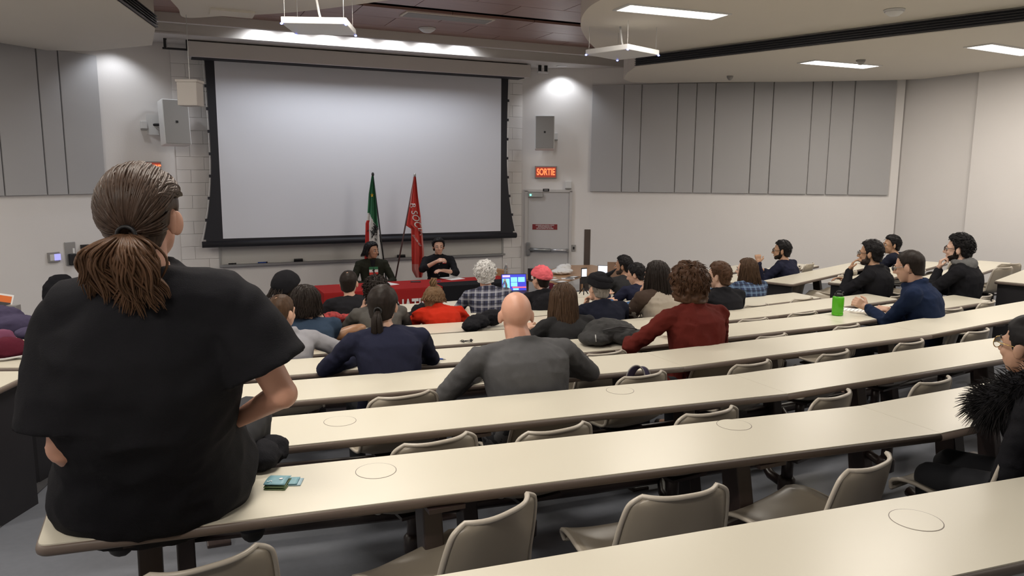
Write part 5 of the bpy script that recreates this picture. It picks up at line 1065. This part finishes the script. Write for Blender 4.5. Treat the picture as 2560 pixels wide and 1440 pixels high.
def bottle(px, py, z, h_, r, label, m='glass', capm='white_plastic', name='water_bottle'):
    mat('glass', (0.80, 0.84, 0.85), 0.08, trans=0.85); q = onz(px, py, z); t = thing(name, label, 'bottle', q)
    mesh_obj('body', MB().lathe([(r * 0.9, 0), (r, 0.01), (r, h_ * 0.45), (r * 0.93, h_ * 0.5), (r, h_ * 0.55), (r * 0.96, h_ * 0.68), (r * 0.5, h_ * 0.86), (r * 0.42, h_ * 0.9)], n=18), m, t, True); mesh_obj('cap', MB().lathe([(r * 0.5, h_ * 0.89), (r * 0.5, h_), (0.001, h_)], n=16), capm, t)
bottle(1265, 697, TZ, 0.24, 0.033, 'clear plastic bottle with a white cap at the end of the red table'); bottle(1262, 740, 0.823, 0.20, 0.03, 'clear bottle with a pale cap between the plaid man and the bald head')
# green sports bottle
q = onz(2093, 788, 1.067); t = thing('sports_bottle', 'bright green translucent sports bottle with a black lid', 'bottle', q); mat('green_plastic', (0.12, 0.62, 0.02), 0.25, trans=0.25, spec=0.5)
mesh_obj('body', MB().lathe([(0.040, 0), (0.047, 0.006), (0.047, 0.02), (0.044, 0.028), (0.047, 0.036), (0.047, 0.150), (0.044, 0.160), (0.032, 0.166)], n=28), 'green_plastic', t, True)
mesh_obj('lid', MB().lathe([(0.035, 0.162), (0.035, 0.182), (0.030, 0.188), (0.001, 0.188)], n=24), 'black', t); mesh_obj('carry_loop', MB().tube([(-0.03, 0, 0.185), (-0.025, 0, 0.205), (0.02, 0, 0.205), (0.03, 0, 0.19), (0.055, 0, 0.195)], 0.006, 8), 'black', t, True)
paper(2130, 775, 1.067, rad(30), 'white note paper under the hands of the man in fleece', 0.15, 0.2)

# ------------------------------------------------------------------ flags
def flag_pole(t, top, bot, m='black_metal', r=0.012, fin='black'):
    part('pole', MB().tube([bot, top], r, 8), m, t, True); part('finial', MB().ell(top, (0.022, 0.022, 0.035)), fin, t, True); part('base', MB().lathe([(0.14, 0), (0.14, 0.02), (0.03, 0.05), (0.02, 0.09)], (bot[0], bot[1], FZ), 20), 'black_metal', t, True)
YF = 12.05
def flag_cloth(t, edge, mats, pick, nu=22, nv=60, amp=0.03, name='cloth'):
    """edge(v) -> left and right pixel x and the pixel y at v; folds give the cloth depth"""
    def pos(u, v):
        x0, x1, y = edge(v); dep = amp * math.sin(u * 9.5 + 1.2 * v) * (0.3 + v) + 0.015 * math.sin(u * 23 + v * 5); return ony(x0 + (x1 - x0) * u, y, YF - 0.03 + dep)
    P_ = [[pos(i / nu, j / nv) for i in range(nu + 1)] for j in range(nv + 1)]; W = nu + 1
    for mi, m in enumerate(mats):
        vs = [p for r_ in P_ for p in r_]; fs = [(j * W + i, j * W + i + 1, (j + 1) * W + i + 1, (j + 1) * W + i) for j in range(nv) for i in range(nu) if pick((i + 0.5) / nu, (j + 0.5) / nv) == mi]
        if not fs: continue
        used = sorted({i for f in fs for i in f}); mp = {a: b for b, a in enumerate(used)}; n = len(used)
        mb = MB().add([vs[i] for i in used] + [vs[i] + V((0, 0.004, 0)) for i in used], [tuple(mp[i] for i in f) for f in fs] + [tuple(mp[i] + n for i in reversed(f)) for f in fs]); part(name if len(mats) == 1 else m.replace('flag_', '') + '_cloth', mb, m, t, True)
    return pos
def lerp_tab(tab, v):
    for a, b in zip(tab, tab[1:]):
        if a[0] <= v <= b[0]: k = (v - a[0]) / (b[0] - a[0]); return [x + (y - x) * k for x, y in zip(a[1:], b[1:])]
    return list(tab[-1][1:])
f1 = thing('tricolour_flag', 'green white and red flag with a black figure on a leaning pole', 'flag', ony(958, 690, YF)); f1.location.z = FZ
T0 = ony(932, 436, YF); B0 = ony(968, 720, YF); kb = (T0.z - FZ) / (T0.z - B0.z); B0 = T0 + (B0 - T0) * kb; flag_pole(f1, T0, B0)
e1 = lambda v: (lambda r_: (r_[0], r_[1], 440 + 222 * v))(lerp_tab([(0, 929, 934), (0.2, 922, 938), (0.4, 919, 942), (0.5, 917, 944), (0.53, 914, 945), (0.75, 913, 950), (1, 911, 957)], v))
def pk(u, v):
    if v < 0.42 + 0.22 * max(0, u - 0.2) and (v < 0.48 or u > 0.35): return 0
    if u < 0.27 and v > 0.50: return 2
    return 1
p1_ = flag_cloth(f1, e1, ['flag_green', 'flag_white', 'flag_red'], pk)
def on_flag(pos, pts, off=0.03):
    return [pos(u, v) - V((0, off, 0)) for u, v in pts]
st = [(0.42 + 0.26 * (1 if k % 2 == 0 else 0.45) * math.cos(1.57 + k * 0.628), 0.215 - 0.026 * (1 if k % 2 == 0 else 0.45) * math.sin(1.57 + k * 0.628)) for k in range(10)]
part('star', MB().add(on_flag(p1_, st, 0.035), [tuple(range(10))]), 'flag_yellow', f1)
em = MB(); rnd = random.Random(2)
for k in range(26):
    cu, cv_ = 0.62 + rnd.gauss(0, 0.13), 0.62 + rnd.gauss(0, 0.045); a = rnd.uniform(0, 3.14); l = rnd.uniform(0.05, 0.16); em.tube(on_flag(p1_, [(cu - l * math.cos(a), cv_ - 0.10 * l * math.sin(a)), (cu + 0.03, cv_ + 0.006), (cu + l * math.cos(a), cv_ + 0.14 * l * math.sin(a))], 0.03), [0.004, 0.008, 0.003], 5)
em.ell(p1_(0.72, 0.575) - V((0, 0.03, 0)), (0.028, 0.01, 0.03)); em.tube(on_flag(p1_, [(0.45, 0.69), (0.6, 0.64), (0.85, 0.60), (0.95, 0.57)]), [0.006, 0.012, 0.01, 0.004], 6); part('printed_figure', em, 'ink', f1, True)
f2 = thing('red_flag', 'red flag with white lettering drooping from a slanted brown pole', 'flag', ony(990, 700, YF)); f2.location.z = FZ
mat('pole_brown', (0.06, 0.02, 0.02), 0.5); mat('flag_red2', (0.58, 0.05, 0.04), 0.75); mat('flag_pale', (0.62, 0.22, 0.20), 0.75)
T1 = ony(1037, 438, YF); B1 = ony(988, 700, YF); kb = (T1.z - FZ) / (T1.z - B1.z); B1 = T1 + (B1 - T1) * kb; flag_pole(f2, T1, B1, 'pole_brown', 0.013, 'alu')
e2 = lambda v: (lambda r_: (r_[0], r_[1], 442 + 252 * v))(lerp_tab([(0, 1034, 1040), (0.2, 1026, 1045), (0.4, 1018, 1052), (0.49, 1015, 1054), (0.51, 1028, 1055), (0.75, 1029, 1060), (0.93, 1030, 1060), (1, 1040, 1055)], v))
p2_ = flag_cloth(f2, e2, ['flag_red2', 'flag_pale'], lambda u, v: 1 if (u < 0.22 and v < 0.3) or (v > 0.86 and u < 0.55) or (u > 0.86 and v > 0.4) else 0)
def flag_text(body, size, u0, v0, du, dv, sx=1.0):
    """letters running down the cloth: the text's x follows v, its y follows -u"""
    text_part('lettering', body, size, None, 'flag_white', f2, extrude=0.0, sx=sx, offset=0.004, warp=lambda p: p2_(min(1, max(0, u0 + p.y * du + p.x * 0.18)), v0 + p.x * dv) - V((0, 0.03 + p.z, 0)))
flag_text('R SOCIA', 1.0, 0.60, 0.42, 0.72, 0.085, 1.0); flag_text('Solidarité', 1.0, 0.42, 0.63, 0.30, 0.030)

# ------------------------------------------------------------------ wooden table at right, clutter
wt = thing('wooden_table', 'L shaped brown wooden table near the exit door', 'table', (5.8, 10.9, FZ)); wp = [onz(x, y, TZ) for x, y in ((1290, 694), (1396, 708), (1466, 685), (1530, 672), (1480, 662), (1418, 663))]
part('tabletop', MB().prism([(p.x, p.y) for p in wp], TZ - 0.035, TZ), 'wood_table', wt, bevel=0.004)
for p in (wp[0].lerp(wp[4], 0.12), wp[1].lerp(wp[4], 0.1), wp[2].lerp(wp[5], 0.2), wp[5].lerp(wp[1], 0.1)): part('leg', MB().box((p.x, p.y, (TZ - 0.035 + FZ) / 2), (0.06, 0.06, TZ - 0.035 - FZ)), 'wood_table', wt)
def heap(name, label, cat, blobs, m, folds=0.01, voxel=0.012, fscale=14, base=None, seed=1.0, partname='fabric'):
    t = thing(name, label, cat, base if base is not None else (blobs[0][0][0], blobs[0][0][1], min(b[0][2] - b[1][2] for b in blobs))); mb = MB()
    for b in blobs: mb.ell(b[0], b[1], Matrix.Rotation(b[2] if len(b) > 2 else 0, 3, 'Z') @ Matrix.Rotation(b[3] if len(b) > 3 else 0, 3, 'Y'))
    soft(partname, mb, m, t, voxel, 2, folds=folds, fscale=fscale, seed=seed); return t
mat('bag_white', (0.75, 0.75, 0.76), 0.5, bump=0.3, bscale=30)
q = onz(1405, 686, TZ); heap('plastic_bag', 'crumpled white plastic bag on the wooden table', 'bag', [(q + V((0, 0, 0.05)), (0.20, 0.12, 0.05)), (q + V((0.05, 0.05, 0.10)), (0.12, 0.08, 0.06)), (q + V((0.16, 0.10, 0.09)), (0.07, 0.05, 0.07), 0.5, 0.3)], 'bag_white', 0.02, 0.010, 22)
for i, (px, py, rz, m) in enumerate(((1372, 694, 10, 'paper'), (1385, 700, 40, 'grey_plastic'), (1420, 697, -20, 'paper'), (1433, 693, 30, 'slat'), (1358, 700, 60, 'paper'), (1402, 705, 15, 'grey_plastic'))):
    q = onz(px, py, TZ); t = thing('leaflet', f'printed leaflet on the wooden table, {ORD[i]} of the scattered six', 'leaflet', q + V((0, 0, 0.001 + 0.001 * i)), rad(rz), 'leaflets on the wooden table'); mesh_obj('sheet', MB().box((0, 0, 0.001), (0.21, 0.14, 0.002)), m, t); mesh_obj('print', MB().box((0.02, 0.0, 0.0023), (0.12, 0.08, 0.0006)), 'slat' if m == 'paper' else 'paper', t)
q = onz(1333, 700, TZ); t = thing('patterned_box', 'small black and white checked box beside the pink cap', 'box', q); part('box', MB().box(q + V((0, 0, 0.09)), (0.14, 0.10, 0.18)), 'black', t)
for dx in (-0.035, 0.035):
    for dz in (0.05, 0.13): part('white_square', MB().box(q + V((dx, -0.052, dz)), (0.045, 0.004, 0.05)), 'paper', t)
q = onz(1373, 712, TZ); heap('maroon_scarf', 'maroon cloth hanging off the wooden table edge', 'scarf', [(q + V((0, -0.02, 0.01)), (0.07, 0.06, 0.02)), (q + V((0.0, -0.07, -0.14)), (0.06, 0.02, 0.16))], 'cloth_wine', 0.01)
q = ony(1240, 697, 11.5); t = thing('wooden_chair', 'curved wooden chair back behind the white haired man', 'chair', (q.x, 11.5, FZ))
part('backrest', MB().grid(lambda u, v: (q.x - 0.22 + 0.44 * u, 11.5 + 0.06 * math.sin(math.pi * u), 0.50 + 0.16 * v * (0.75 + 0.25 * math.sin(math.pi * u))), 14, 6, 0.014), 'wood_table', t, True); part('seat', MB().box((q.x, 11.28, 0.30), (0.42, 0.42, 0.025)), 'wood_table', t, bevel=0.006)
for sx in (-0.18, 0.18):
    for sy in (11.1, 11.47): part('leg', MB().tube([(q.x + sx, sy, FZ), (q.x + sx, sy, 0.30 if sy < 11.3 else 0.52)], 0.015, 8), 'steel', t, True)
# laptops
def laptop(px, py, z, rz, label, w=0.32, scr_m='screen_lit', win=True, yoff=0.0):
    q = onz(px, py, z); t = thing('laptop', label, 'laptop', q, rz)
    mesh_obj('base', MB().box((0, 0, 0.009), (w, 0.22, 0.016)), 'slat', t, bevel=0.004); mesh_obj('keyboard', MB().box((0, 0.0, 0.0175), (w - 0.04, 0.12, 0.002)), 'black', t)
    M = Matrix.Rotation(rad(-14), 3, 'X'); c = V((0, 0.11, 0.012)) + M @ V((0, 0, 0.105)); lid = mesh_obj('lid', MB().box(c, (w, 0.008, 0.21), M=M), 'slat', t, bevel=0.002)
    pt = lambda x, zz, o=0.0055: c + M @ V((x * w / 2, -o, zz * 0.105))
    def quad(x0, x1, z0, z1, o): return MB().add([pt(x0, z0, o), pt(x1, z0, o), pt(x1, z1, o), pt(x0, z1, o)], [(0, 1, 2, 3)])
    s = mesh_obj('screen', quad(-0.95, 0.95, -0.92, 0.92, 0.0055), scr_m, t)
    if win:
        for x0, x1, z0, z1, m in ((-0.9, -0.35, -0.7, 0.45, 'win_cyan'), (-0.25, 0.25, 0.05, 0.6, 'win_cyan'), (0.32, 0.85, 0.05, 0.6, 'win_cyan'), (-0.25, 0.25, -0.45, 0.0, 'win_cyan'), (-0.9, -0.3, 0.6, 0.85, 'win_pale'), (-0.15, 0.95, -0.65, -0.48, 'win_red'), (-0.1, 0.35, -0.88, -0.68, 'win_cyan')): mesh_obj('window_tile', quad(x0, x1, z0, z1, 0.0065), m, t)
mat('screen_lit', (0.02, 0.02, 0.2), emit=(0.06, 0.07, 0.75), estr=0.9); mat('win_cyan', (0.1, 0.5, 0.7), emit=(0.30, 0.78, 1.0), estr=0.95); mat('win_pale', (0.5, 0.4, 0.7), emit=(0.7, 0.6, 1.0), estr=0.8); mat('win_red', (0.5, 0.1, 0.2), emit=(0.9, 0.15, 0.3), estr=0.7); mat('screen_pale', (0.6, 0.62, 0.65), emit=(0.85, 0.9, 1.0), estr=0.75)
laptop(1290, 734, 0.823, rad(-14), 'open laptop with a bright blue screen on the front desk', 0.31); laptop(1517, 706, 0.762, rad(-35), 'open laptop with a pale white screen near the door wall', 0.28, 'screen_pale', False)
q = onz(1536, 706, 0.762); t = thing('folder', 'upright brown folder beside the pale laptop', 'folder', q, rad(-30)); mat('kraft', (0.20, 0.12, 0.08), 0.8); mesh_obj('cover', MB().box((0, 0, 0.14), (0.20, 0.012, 0.28), M=Matrix.Rotation(rad(-12), 3, 'X')), 'kraft', t); mesh_obj('pages', MB().box((0, 0.012, 0.135), (0.19, 0.010, 0.26), M=Matrix.Rotation(rad(-12), 3, 'X')), 'paper', t)
# phone filming on a small stand
q = onz(1459, 735, 0.823); t = thing('phone_stand', 'small black stand holding a phone above the front desk', 'stand', q); top = ony(1458, 706, q.y)
for a in (0, 2.1, 4.2): part('leg', MB().tube([q + V((0.06 * math.cos(a), 0.06 * math.sin(a), 0)), q + V((0, 0, 0.08))], 0.006, 6), 'black', t, True)
part('stem', MB().tube([q + V((0, 0, 0.07)), (q.x, q.y, top.z)], 0.009, 8), 'black', t, True); part('clamp', MB().box((q.x, q.y, top.z + 0.0), (0.09, 0.025, 0.03)), 'black', t)
t2 = thing('filming_phone', 'upright phone with a lit screen on the black stand', 'phone', (q.x, q.y, top.z + 0.02)); part('case', MB().box((q.x, q.y, top.z + 0.095), (0.078, 0.009, 0.155)), 'black', t2, bevel=0.003); part('display', MB().box((q.x, q.y - 0.006, top.z + 0.115), (0.066, 0.002, 0.09)), 'screen_pale', t2)

# ------------------------------------------------------------------ coats, bags and small things on the desks
q = onz(1190, 824, 0.945); heap('leather_bag', 'black leather bag and jacket on the desk left of the bald head', 'bag', [(q + V((0.02, 0.02, 0.06)), (0.11, 0.10, 0.06)), (q + V((0.17, 0.06, 0.08)), (0.11, 0.07, 0.07)), (q + V((-0.06, -0.04, 0.045)), (0.08, 0.08, 0.05))], 'black_cloth', 0.014, 0.009, 18)
q = onz(1025, 806, 0.884); heap('black_coat', 'black coat heaped beside the red sweatshirt', 'coat', [(q + V((0.0, 0.0, 0.04)), (0.20, 0.10, 0.05)), (q + V((-0.10, 0.06, 0.08)), (0.05, 0.05, 0.10)), (q + V((0.12, 0.02, 0.09)), (0.10, 0.09, 0.08))], 'black_cloth', 0.016, 0.010, 16)
mat('red_plaid', (0.30, 0.03, 0.03), 0.85, var=0.9, vscale=45, detail=0)
q = onz(828, 806, 0.945); heap('red_scarf', 'crumpled red and black checked scarf on the desk', 'scarf', [(q + V((0, 0, 0.04)), (0.10, 0.08, 0.05)), (q + V((0.10, 0.0, 0.03)), (0.08, 0.06, 0.035)), (q + V((0.16, 0.03, 0.03)), (0.07, 0.03, 0.025))], 'red_plaid', 0.02, 0.009, 24)
mat('tan_leather', (0.30, 0.15, 0.075), 0.4, var=0.12, vscale=20)
q = onz(872, 842, 0.975); t = thing('leather_handbag', 'tan leather bag with a shiny edge between the two women', 'bag', q); mb = MB().ell(q + V((0, 0, 0.035)), (0.16, 0.06, 0.05), Matrix.Rotation(rad(18), 3, 'Z') @ Matrix.Rotation(rad(-10), 3, 'Y')); soft('body', mb, 'tan_leather', t, 0.008, 1, folds=0.004)
part('strap', MB().tube([q + V((-0.14, -0.05, 0.03)), q + V((-0.11, -0.10, -0.06)), q + V((-0.05, -0.16, -0.16))], 0.012, 6, flat=0.35), 'tan_leather', t, True)
# jacket on the chair of the man in the pink cap
q = PEOPLE['pinkcap']['hip']; c = V((q.x, q.y - 0.20, q.z + 0.24)); t = heap('black_jacket', 'black jacket with a white patch hung behind the man in the pink cap', 'jacket', [(c, (0.26, 0.09, 0.17)), (c + V((0.16, -0.02, -0.1)), (0.14, 0.09, 0.16)), (c + V((-0.10, 0.0, -0.1)), (0.15, 0.09, 0.18))], 'black_cloth', 0.014, 0.011, 12)
M_ = frame(c + V((-0.03, -0.115, -0.02)), (1, 0.1, -0.12), (0, -0.3, 1)); part('patch', MB().add([M_ @ V((x, y, z)) for z in (0, 0.006) for x, y in ((-0.09, 0.02), (-0.04, 0.035), (0.08, 0.005), (0.06, -0.03), (-0.05, -0.02))], [(4, 3, 2, 1, 0), (5, 6, 7, 8, 9)] + [(i, (i + 1) % 5, 5 + (i + 1) % 5, 5 + i) for i in range(5)]), 'grey_plastic', t)
# backpack
mat('pack', (0.018, 0.018, 0.019), 0.7, var=0.2, vscale=30, bump=0.3, bscale=300)
q = onz(1522, 858, 1.067); t = thing('backpack', 'black backpack lying on the desk beside the maroon shirt', 'backpack', q); mb = MB()
mb.ell(q + V((0.02, 0.03, 0.075)), (0.20, 0.13, 0.085), Matrix.Rotation(rad(-8), 3, 'Z')); mb.ell(q + V((-0.12, -0.01, 0.05)), (0.12, 0.12, 0.052)); mb.ell(q + V((0.10, -0.07, 0.055)), (0.14, 0.09, 0.058), Matrix.Rotation(rad(-15), 3, 'Z')); mb.ell(q + V((0.0, 0.06, 0.10)), (0.15, 0.09, 0.07)); soft('body', mb, 'pack', t, 0.008, 2, folds=0.010, fscale=14)
part('zip', MB().tube([q + V((-0.10, -0.075, 0.115)), q + V((0.02, -0.10, 0.135)), q + V((0.14, -0.11, 0.115)), q + V((0.22, -0.07, 0.08))], 0.004, 6), 'slat', t, True); part('zip_pull', MB().tube([q + V((-0.17, -0.10, 0.095)), q + V((-0.175, -0.12, 0.05))], 0.004, 6), 'alu', t, True)
part('strap', MB().tube([q + V((0.16, 0.06, 0.10)), q + V((0.24, 0.0, 0.07)), q + V((0.25, -0.06, 0.03))], 0.02, 8, flat=0.4), 'pack', t, True)
# purple bag strap over a chair
q = ony(1605, 925, ynear(4, 2.0) - 0.18); t = thing('bag_strap', 'purple bag strap with grey edges looped over a chair back', 'strap', q - V((0, 0, 0.12)))
def loop(u, v):
    a = math.pi * v; return (q.x + 0.055 * math.cos(a) + 0.06 * (u - 0.5), q.y + 0.02 + 0.03 * (u - 0.5) + 0.02 * v, q.z - 0.05 + 0.075 * math.sin(a) - 0.02 * u)
part('webbing', MB().grid(loop, 6, 16, 0.006), 'cloth_purple', t, True)
for u in (0, 1): part('edging', MB().tube([loop(u, i / 16) for i in range(17)], 0.004, 6), 'grey_plastic', t, True)
heap('purple_backpack', 'purple and maroon bag on the seat of the chair with the strap', 'backpack', [(q + V((0.06, 0.12, -0.20)), (0.15, 0.12, 0.13)), (q + V((0.19, 0.10, -0.17)), (0.06, 0.08, 0.10))], 'cloth_purple', 0.008)
# earphones, small striped cloth
q = onz(1165, 856, 1.006); t = thing('earphones', 'tangled black earphones on the desk behind the leather bag', 'earphones', q); rnd = random.Random(8)
part('cable', MB().tube([q + V((rnd.uniform(-0.05, 0.05), rnd.uniform(-0.03, 0.03), 0.004 + 0.02 * rnd.random())) for _ in range(9)], 0.003, 5), 'black', t, True); part('bud', MB().ell(q + V((0.04, 0, 0.012)), (0.01, 0.01, 0.012)), 'black', t, True)
# banknotes beside the man
mat('note_blue', (0.20, 0.40, 0.47), 0.45, var=0.25, vscale=40); mat('note_green', (0.13, 0.20, 0.08), 0.5, var=0.3, vscale=40); mat('note_pale', (0.36, 0.52, 0.60), 0.45, var=0.3, vscale=60)
qs = [onz(718, 1208, 1.25), onz(738, 1206, 1.25)]
def notes(q, w, l, rz, label, layers):
    t = thing('banknotes', label, 'banknotes', q, rz)
    for i, (m, dx, dy_, z) in enumerate(layers): mesh_obj('note', MB().grid(lambda u, v: ((u - 0.5) * w + dx, (v - 0.5) * l + dy_, z + 0.006 * math.sin(math.pi * v) * (i + 1) / 4), 4, 8, 0.0012), m, t, True)
    return t
t = notes(qs[0] - V((0.03, 0.0, -0.001)), 0.068, 0.075, rad(-25), 'folded blue green banknotes on the desk beside the seated man', [('note_green', 0.004, -0.008, 0.002), ('note_green', 0.002, -0.004, 0.007), ('note_blue', 0.0, 0.002, 0.014)])
me = text_mesh('5', 0.022, 0.0003); o = bpy.data.objects.new('numeral', me); me.materials.append(MATS['paper']); link(o, t); o.location = (-0.018, -0.02, 0.0195); o.rotation_euler = (0, 0, rad(105))
part_ = mesh_obj('maple_mark', MB().lathe([(0.001, 0.0008), (0.006, 0.0008), (0.006, 0)], (0.012, 0.0, 0.0195), 10), 'paper', t)
notes(qs[1], 0.045, 0.06, rad(-20), 'second pale blue banknote bundle peeking out beside the folded ones', [('note_pale', 0, 0, 0.002), ('note_blue', -0.012, 0.003, 0.005)])
q = hq + V((0.37, 0.20, 0)); q.z = 1.25; heap('jacket', 'black jacket bunched beside the seated man', 'jacket', [(q + V((-0.05, 0.02, 0.035)), (0.07, 0.10, 0.045)), (q + V((0.0, 0.10, 0.02)), (0.06, 0.08, 0.045))], 'black_cloth', 0.014, 0.009, 16)
q = onz(1770, 766, 0.945); heap('striped_scarf', 'small white and brown striped cloth behind the maroon shoulder', 'scarf', [(q + V((0, 0, 0.03)), (0.06, 0.05, 0.04))], 'cloth_beige', 0.012, 0.008, 26)
q = PEOPLE['boy']['hip']; heap('dark_coat', 'dark coat hung over the chair of the young man in the black jacket', 'coat', [(V((q.x + 0.03, q.y - 0.20, q.z + 0.13)), (0.24, 0.08, 0.10)), (V((q.x + 0.20, q.y - 0.20, q.z + 0.08)), (0.12, 0.08, 0.07))], 'cloth_darknavy', 0.012)
# left side desks: coats, tubes, shoes, papers
A, d, n = LW[3]; zt = 1.09
def L3(px, py): return onz(px, py, zt)
heap('winter_coat', 'navy purple quilted coat on the left side desk', 'coat', [(L3(30, 838) + V((0, 0.05, 0.06)), (0.20, 0.10, 0.075)), (L3(-10, 836) + V((0, 0.05, 0.10)), (0.18, 0.10, 0.10)), (L3(72, 845) + V((0, 0.03, 0.03)), (0.09, 0.08, 0.04))], 'cloth_purple', 0.012, 0.010, 12)
mat('cloth_mauve', (0.17, 0.045, 0.10), 0.85); q = L3(8, 868); heap('mauve_scarf', 'mauve scarf in front of the navy coat', 'scarf', [(q + V((0, 0, 0.06)), (0.08, 0.05, 0.06))], 'cloth_mauve', 0.01)
mat('tube_tan', (0.62, 0.44, 0.24), 0.6, var=0.08)
for i, (px, py) in enumerate(((72, 858), (74, 868))):
    q = onz(px, py, zt + 0.022); u_ = V((math.cos(WDIR), -math.sin(WDIR), 0)); t = thing('cardboard_tube', 'tan tube strapped in black, ' + ('farther' if i == 0 else 'nearer') + ' of the pair at left', 'tube', q, 0, 'tan tubes on the left desk'); part('tube', MB().tube([q - u_ * 0.28, q + u_ * 0.20], 0.022, 12), 'tube_tan', t, True); part('band', MB().tube([q + u_ * 0.02, q + u_ * 0.035], 0.0235, 12), 'black', t, True)
q = L3(18, 896); heap('maroon_jacket', 'maroon sports jacket with white trim on the left side desk', 'jacket', [(q + V((0, 0, 0.06)), (0.12, 0.07, 0.075)), (q + V((-0.12, 0.02, 0.05)), (0.12, 0.08, 0.06))], 'cloth_wine', 0.012)
mat('trim_white', (0.6, 0.6, 0.6), 0.7); tj = bpy.data.objects['maroon_jacket']; part('white_trim', MB().tube([q + V((-0.16, -0.07, 0.012)), q + V((0.0, -0.08, 0.014)), q + V((0.10, -0.055, 0.02)), q + V((0.125, -0.02, 0.05))], 0.012, 6, flat=0.5), 'trim_white', tj, True)
q = L3(62, 890); t = thing('cap', 'maroon baseball cap with a white edge on the left side desk', 'cap', q); soft('crown', MB().ell(q + V((0, 0.0, 0.02)), (0.06, 0.06, 0.042)), 'cloth_wine', t, 0.007, 1); part('brim', MB().grid(lambda u, v: (q.x - 0.06 + 0.12 * u, q.y - 0.03 - 0.07 * v * math.sin(math.pi * (0.15 + 0.7 * u)), q.z + 0.014 - 0.006 * v), 10, 5, 0.004), 'trim_white', t, True)
q = L3(66, 907); t = thing('key_strap', 'short red fabric strap with keys on the left side desk', 'strap', q); part('ribbon', MB().box(q + V((0, -0.02, 0.003)), (0.02, 0.075, 0.003), rz=rad(-30)), 'cloth_maroon', t); part('key', MB().tube([q + V((0.02, 0.02, 0.004)), q + V((0.035, 0.04, 0.004))], 0.004, 6), 'alu', t, True)
A, d, n = LW[2]; z2 = 1.02; q = onz(70, 800, z2); mat('foil', (0.55, 0.55, 0.57), 0.3, 0.6)
heap('foil_wrapper', 'crumpled silver plastic on the far left side desk', 'wrapper', [(q + V((0, 0, 0.015)), (0.16, 0.06, 0.022))], 'foil', 0.012, 0.008, 30); paper(92, 812, z2, rad(15), 'white papers on the far left side desk behind the man', 0.3, 0.18)
q = onz(8, 790, z2); t = thing('leaning_poster', 'small orange and white poster leaning at the left picture edge', 'poster', q); mat('orange', (0.75, 0.17, 0.03), 0.6); Mx = frame(q + V((0, 0, 0.10)), (1, 0.1, -0.25), (0.1, 0.3, 1))
part('board', MB().add([Mx @ V((x, y, z)) for z in (0, 0.004) for x, y in ((-0.10, -0.09), (0.07, -0.09), (0.07, 0.09), (-0.10, 0.09))], [(3, 2, 1, 0), (4, 5, 6, 7), (0, 1, 5, 4), (1, 2, 6, 5), (2, 3, 7, 6), (3, 0, 4, 7)]), 'paper', t)
for y0, y1, m in ((0.02, 0.075, 'orange'), (-0.01, 0.02, 'slat'), (-0.06, -0.01, 'orange')): part('print', MB().add([Mx @ V((x, y, 0.006)) for x, y in ((-0.09, y0), (0.058, y0), (0.058, y1), (-0.09, y1))], [(0, 1, 2, 3)]), m, t)
q = onz(36, 790, z2); t = thing('printed_box', 'little grey box with dark lettering beside the poster', 'box', q); part('box', MB().box(q + V((0, 0, 0.05)), (0.085, 0.06, 0.09), rz=-YAW), 'alu', t); 
for k in range(4): part('letter_bar', MB().box(q + V((-0.02 + 0.014 * k, -0.034 + 0.006 * k, 0.045)), (0.008, 0.004, 0.035), rz=-YAW), 'slat', t)
# tall black cover by the left wall
q = ony(155, 760, 9.3); fz = floorz(q.x, 9.3); t = thing('gig_bag', 'tall black soft cover standing by the left wall', 'bag', (q.x, 9.3, fz)); mb = MB(); zt_ = ony(155, 686, 9.3).z
mb.loft([(V((q.x, 9.3, fz + (zt_ - fz) * k)), V((1, 0, 0)), V((0, 1, 0)), a, b) for k, a, b in ((0.0, 0.16, 0.10), (0.4, 0.175, 0.11), (0.75, 0.18, 0.11), (0.88, 0.165, 0.10), (0.97, 0.10, 0.07), (1.0, 0.06, 0.04))]); soft('cover', mb, 'black_cloth', t, 0.012, 2, folds=0.012, fscale=8)
part('strap', MB().tube([(q.x + 0.12, 9.19, fz + (zt_ - fz) * 0.85), (q.x + 0.15, 9.17, fz + (zt_ - fz) * 0.6), (q.x + 0.12, 9.19, fz + (zt_ - fz) * 0.35)], 0.012, 6), 'slat', t, True)
# cables on the front side desk
A, d, n = WING[-1]; q = A + d * 0.35 + n * 0.18; q.z = 0.83; t = thing('cable_coil', 'loose black cables on the desk by the right wall', 'cable', q)
for k in range(3): part('cable', MB().tube([q + V((0.14 * math.cos(a) * (1 - 0.15 * k), 0.05 * math.sin(a) * (1 + 0.2 * k), 0.012 + 0.012 * k + 0.01 * math.sin(2 * a + k))) for a in [2 * math.pi * i / 20 for i in range(21)]], 0.006, 6, cap=False), 'black', t, True)

bake_soft()
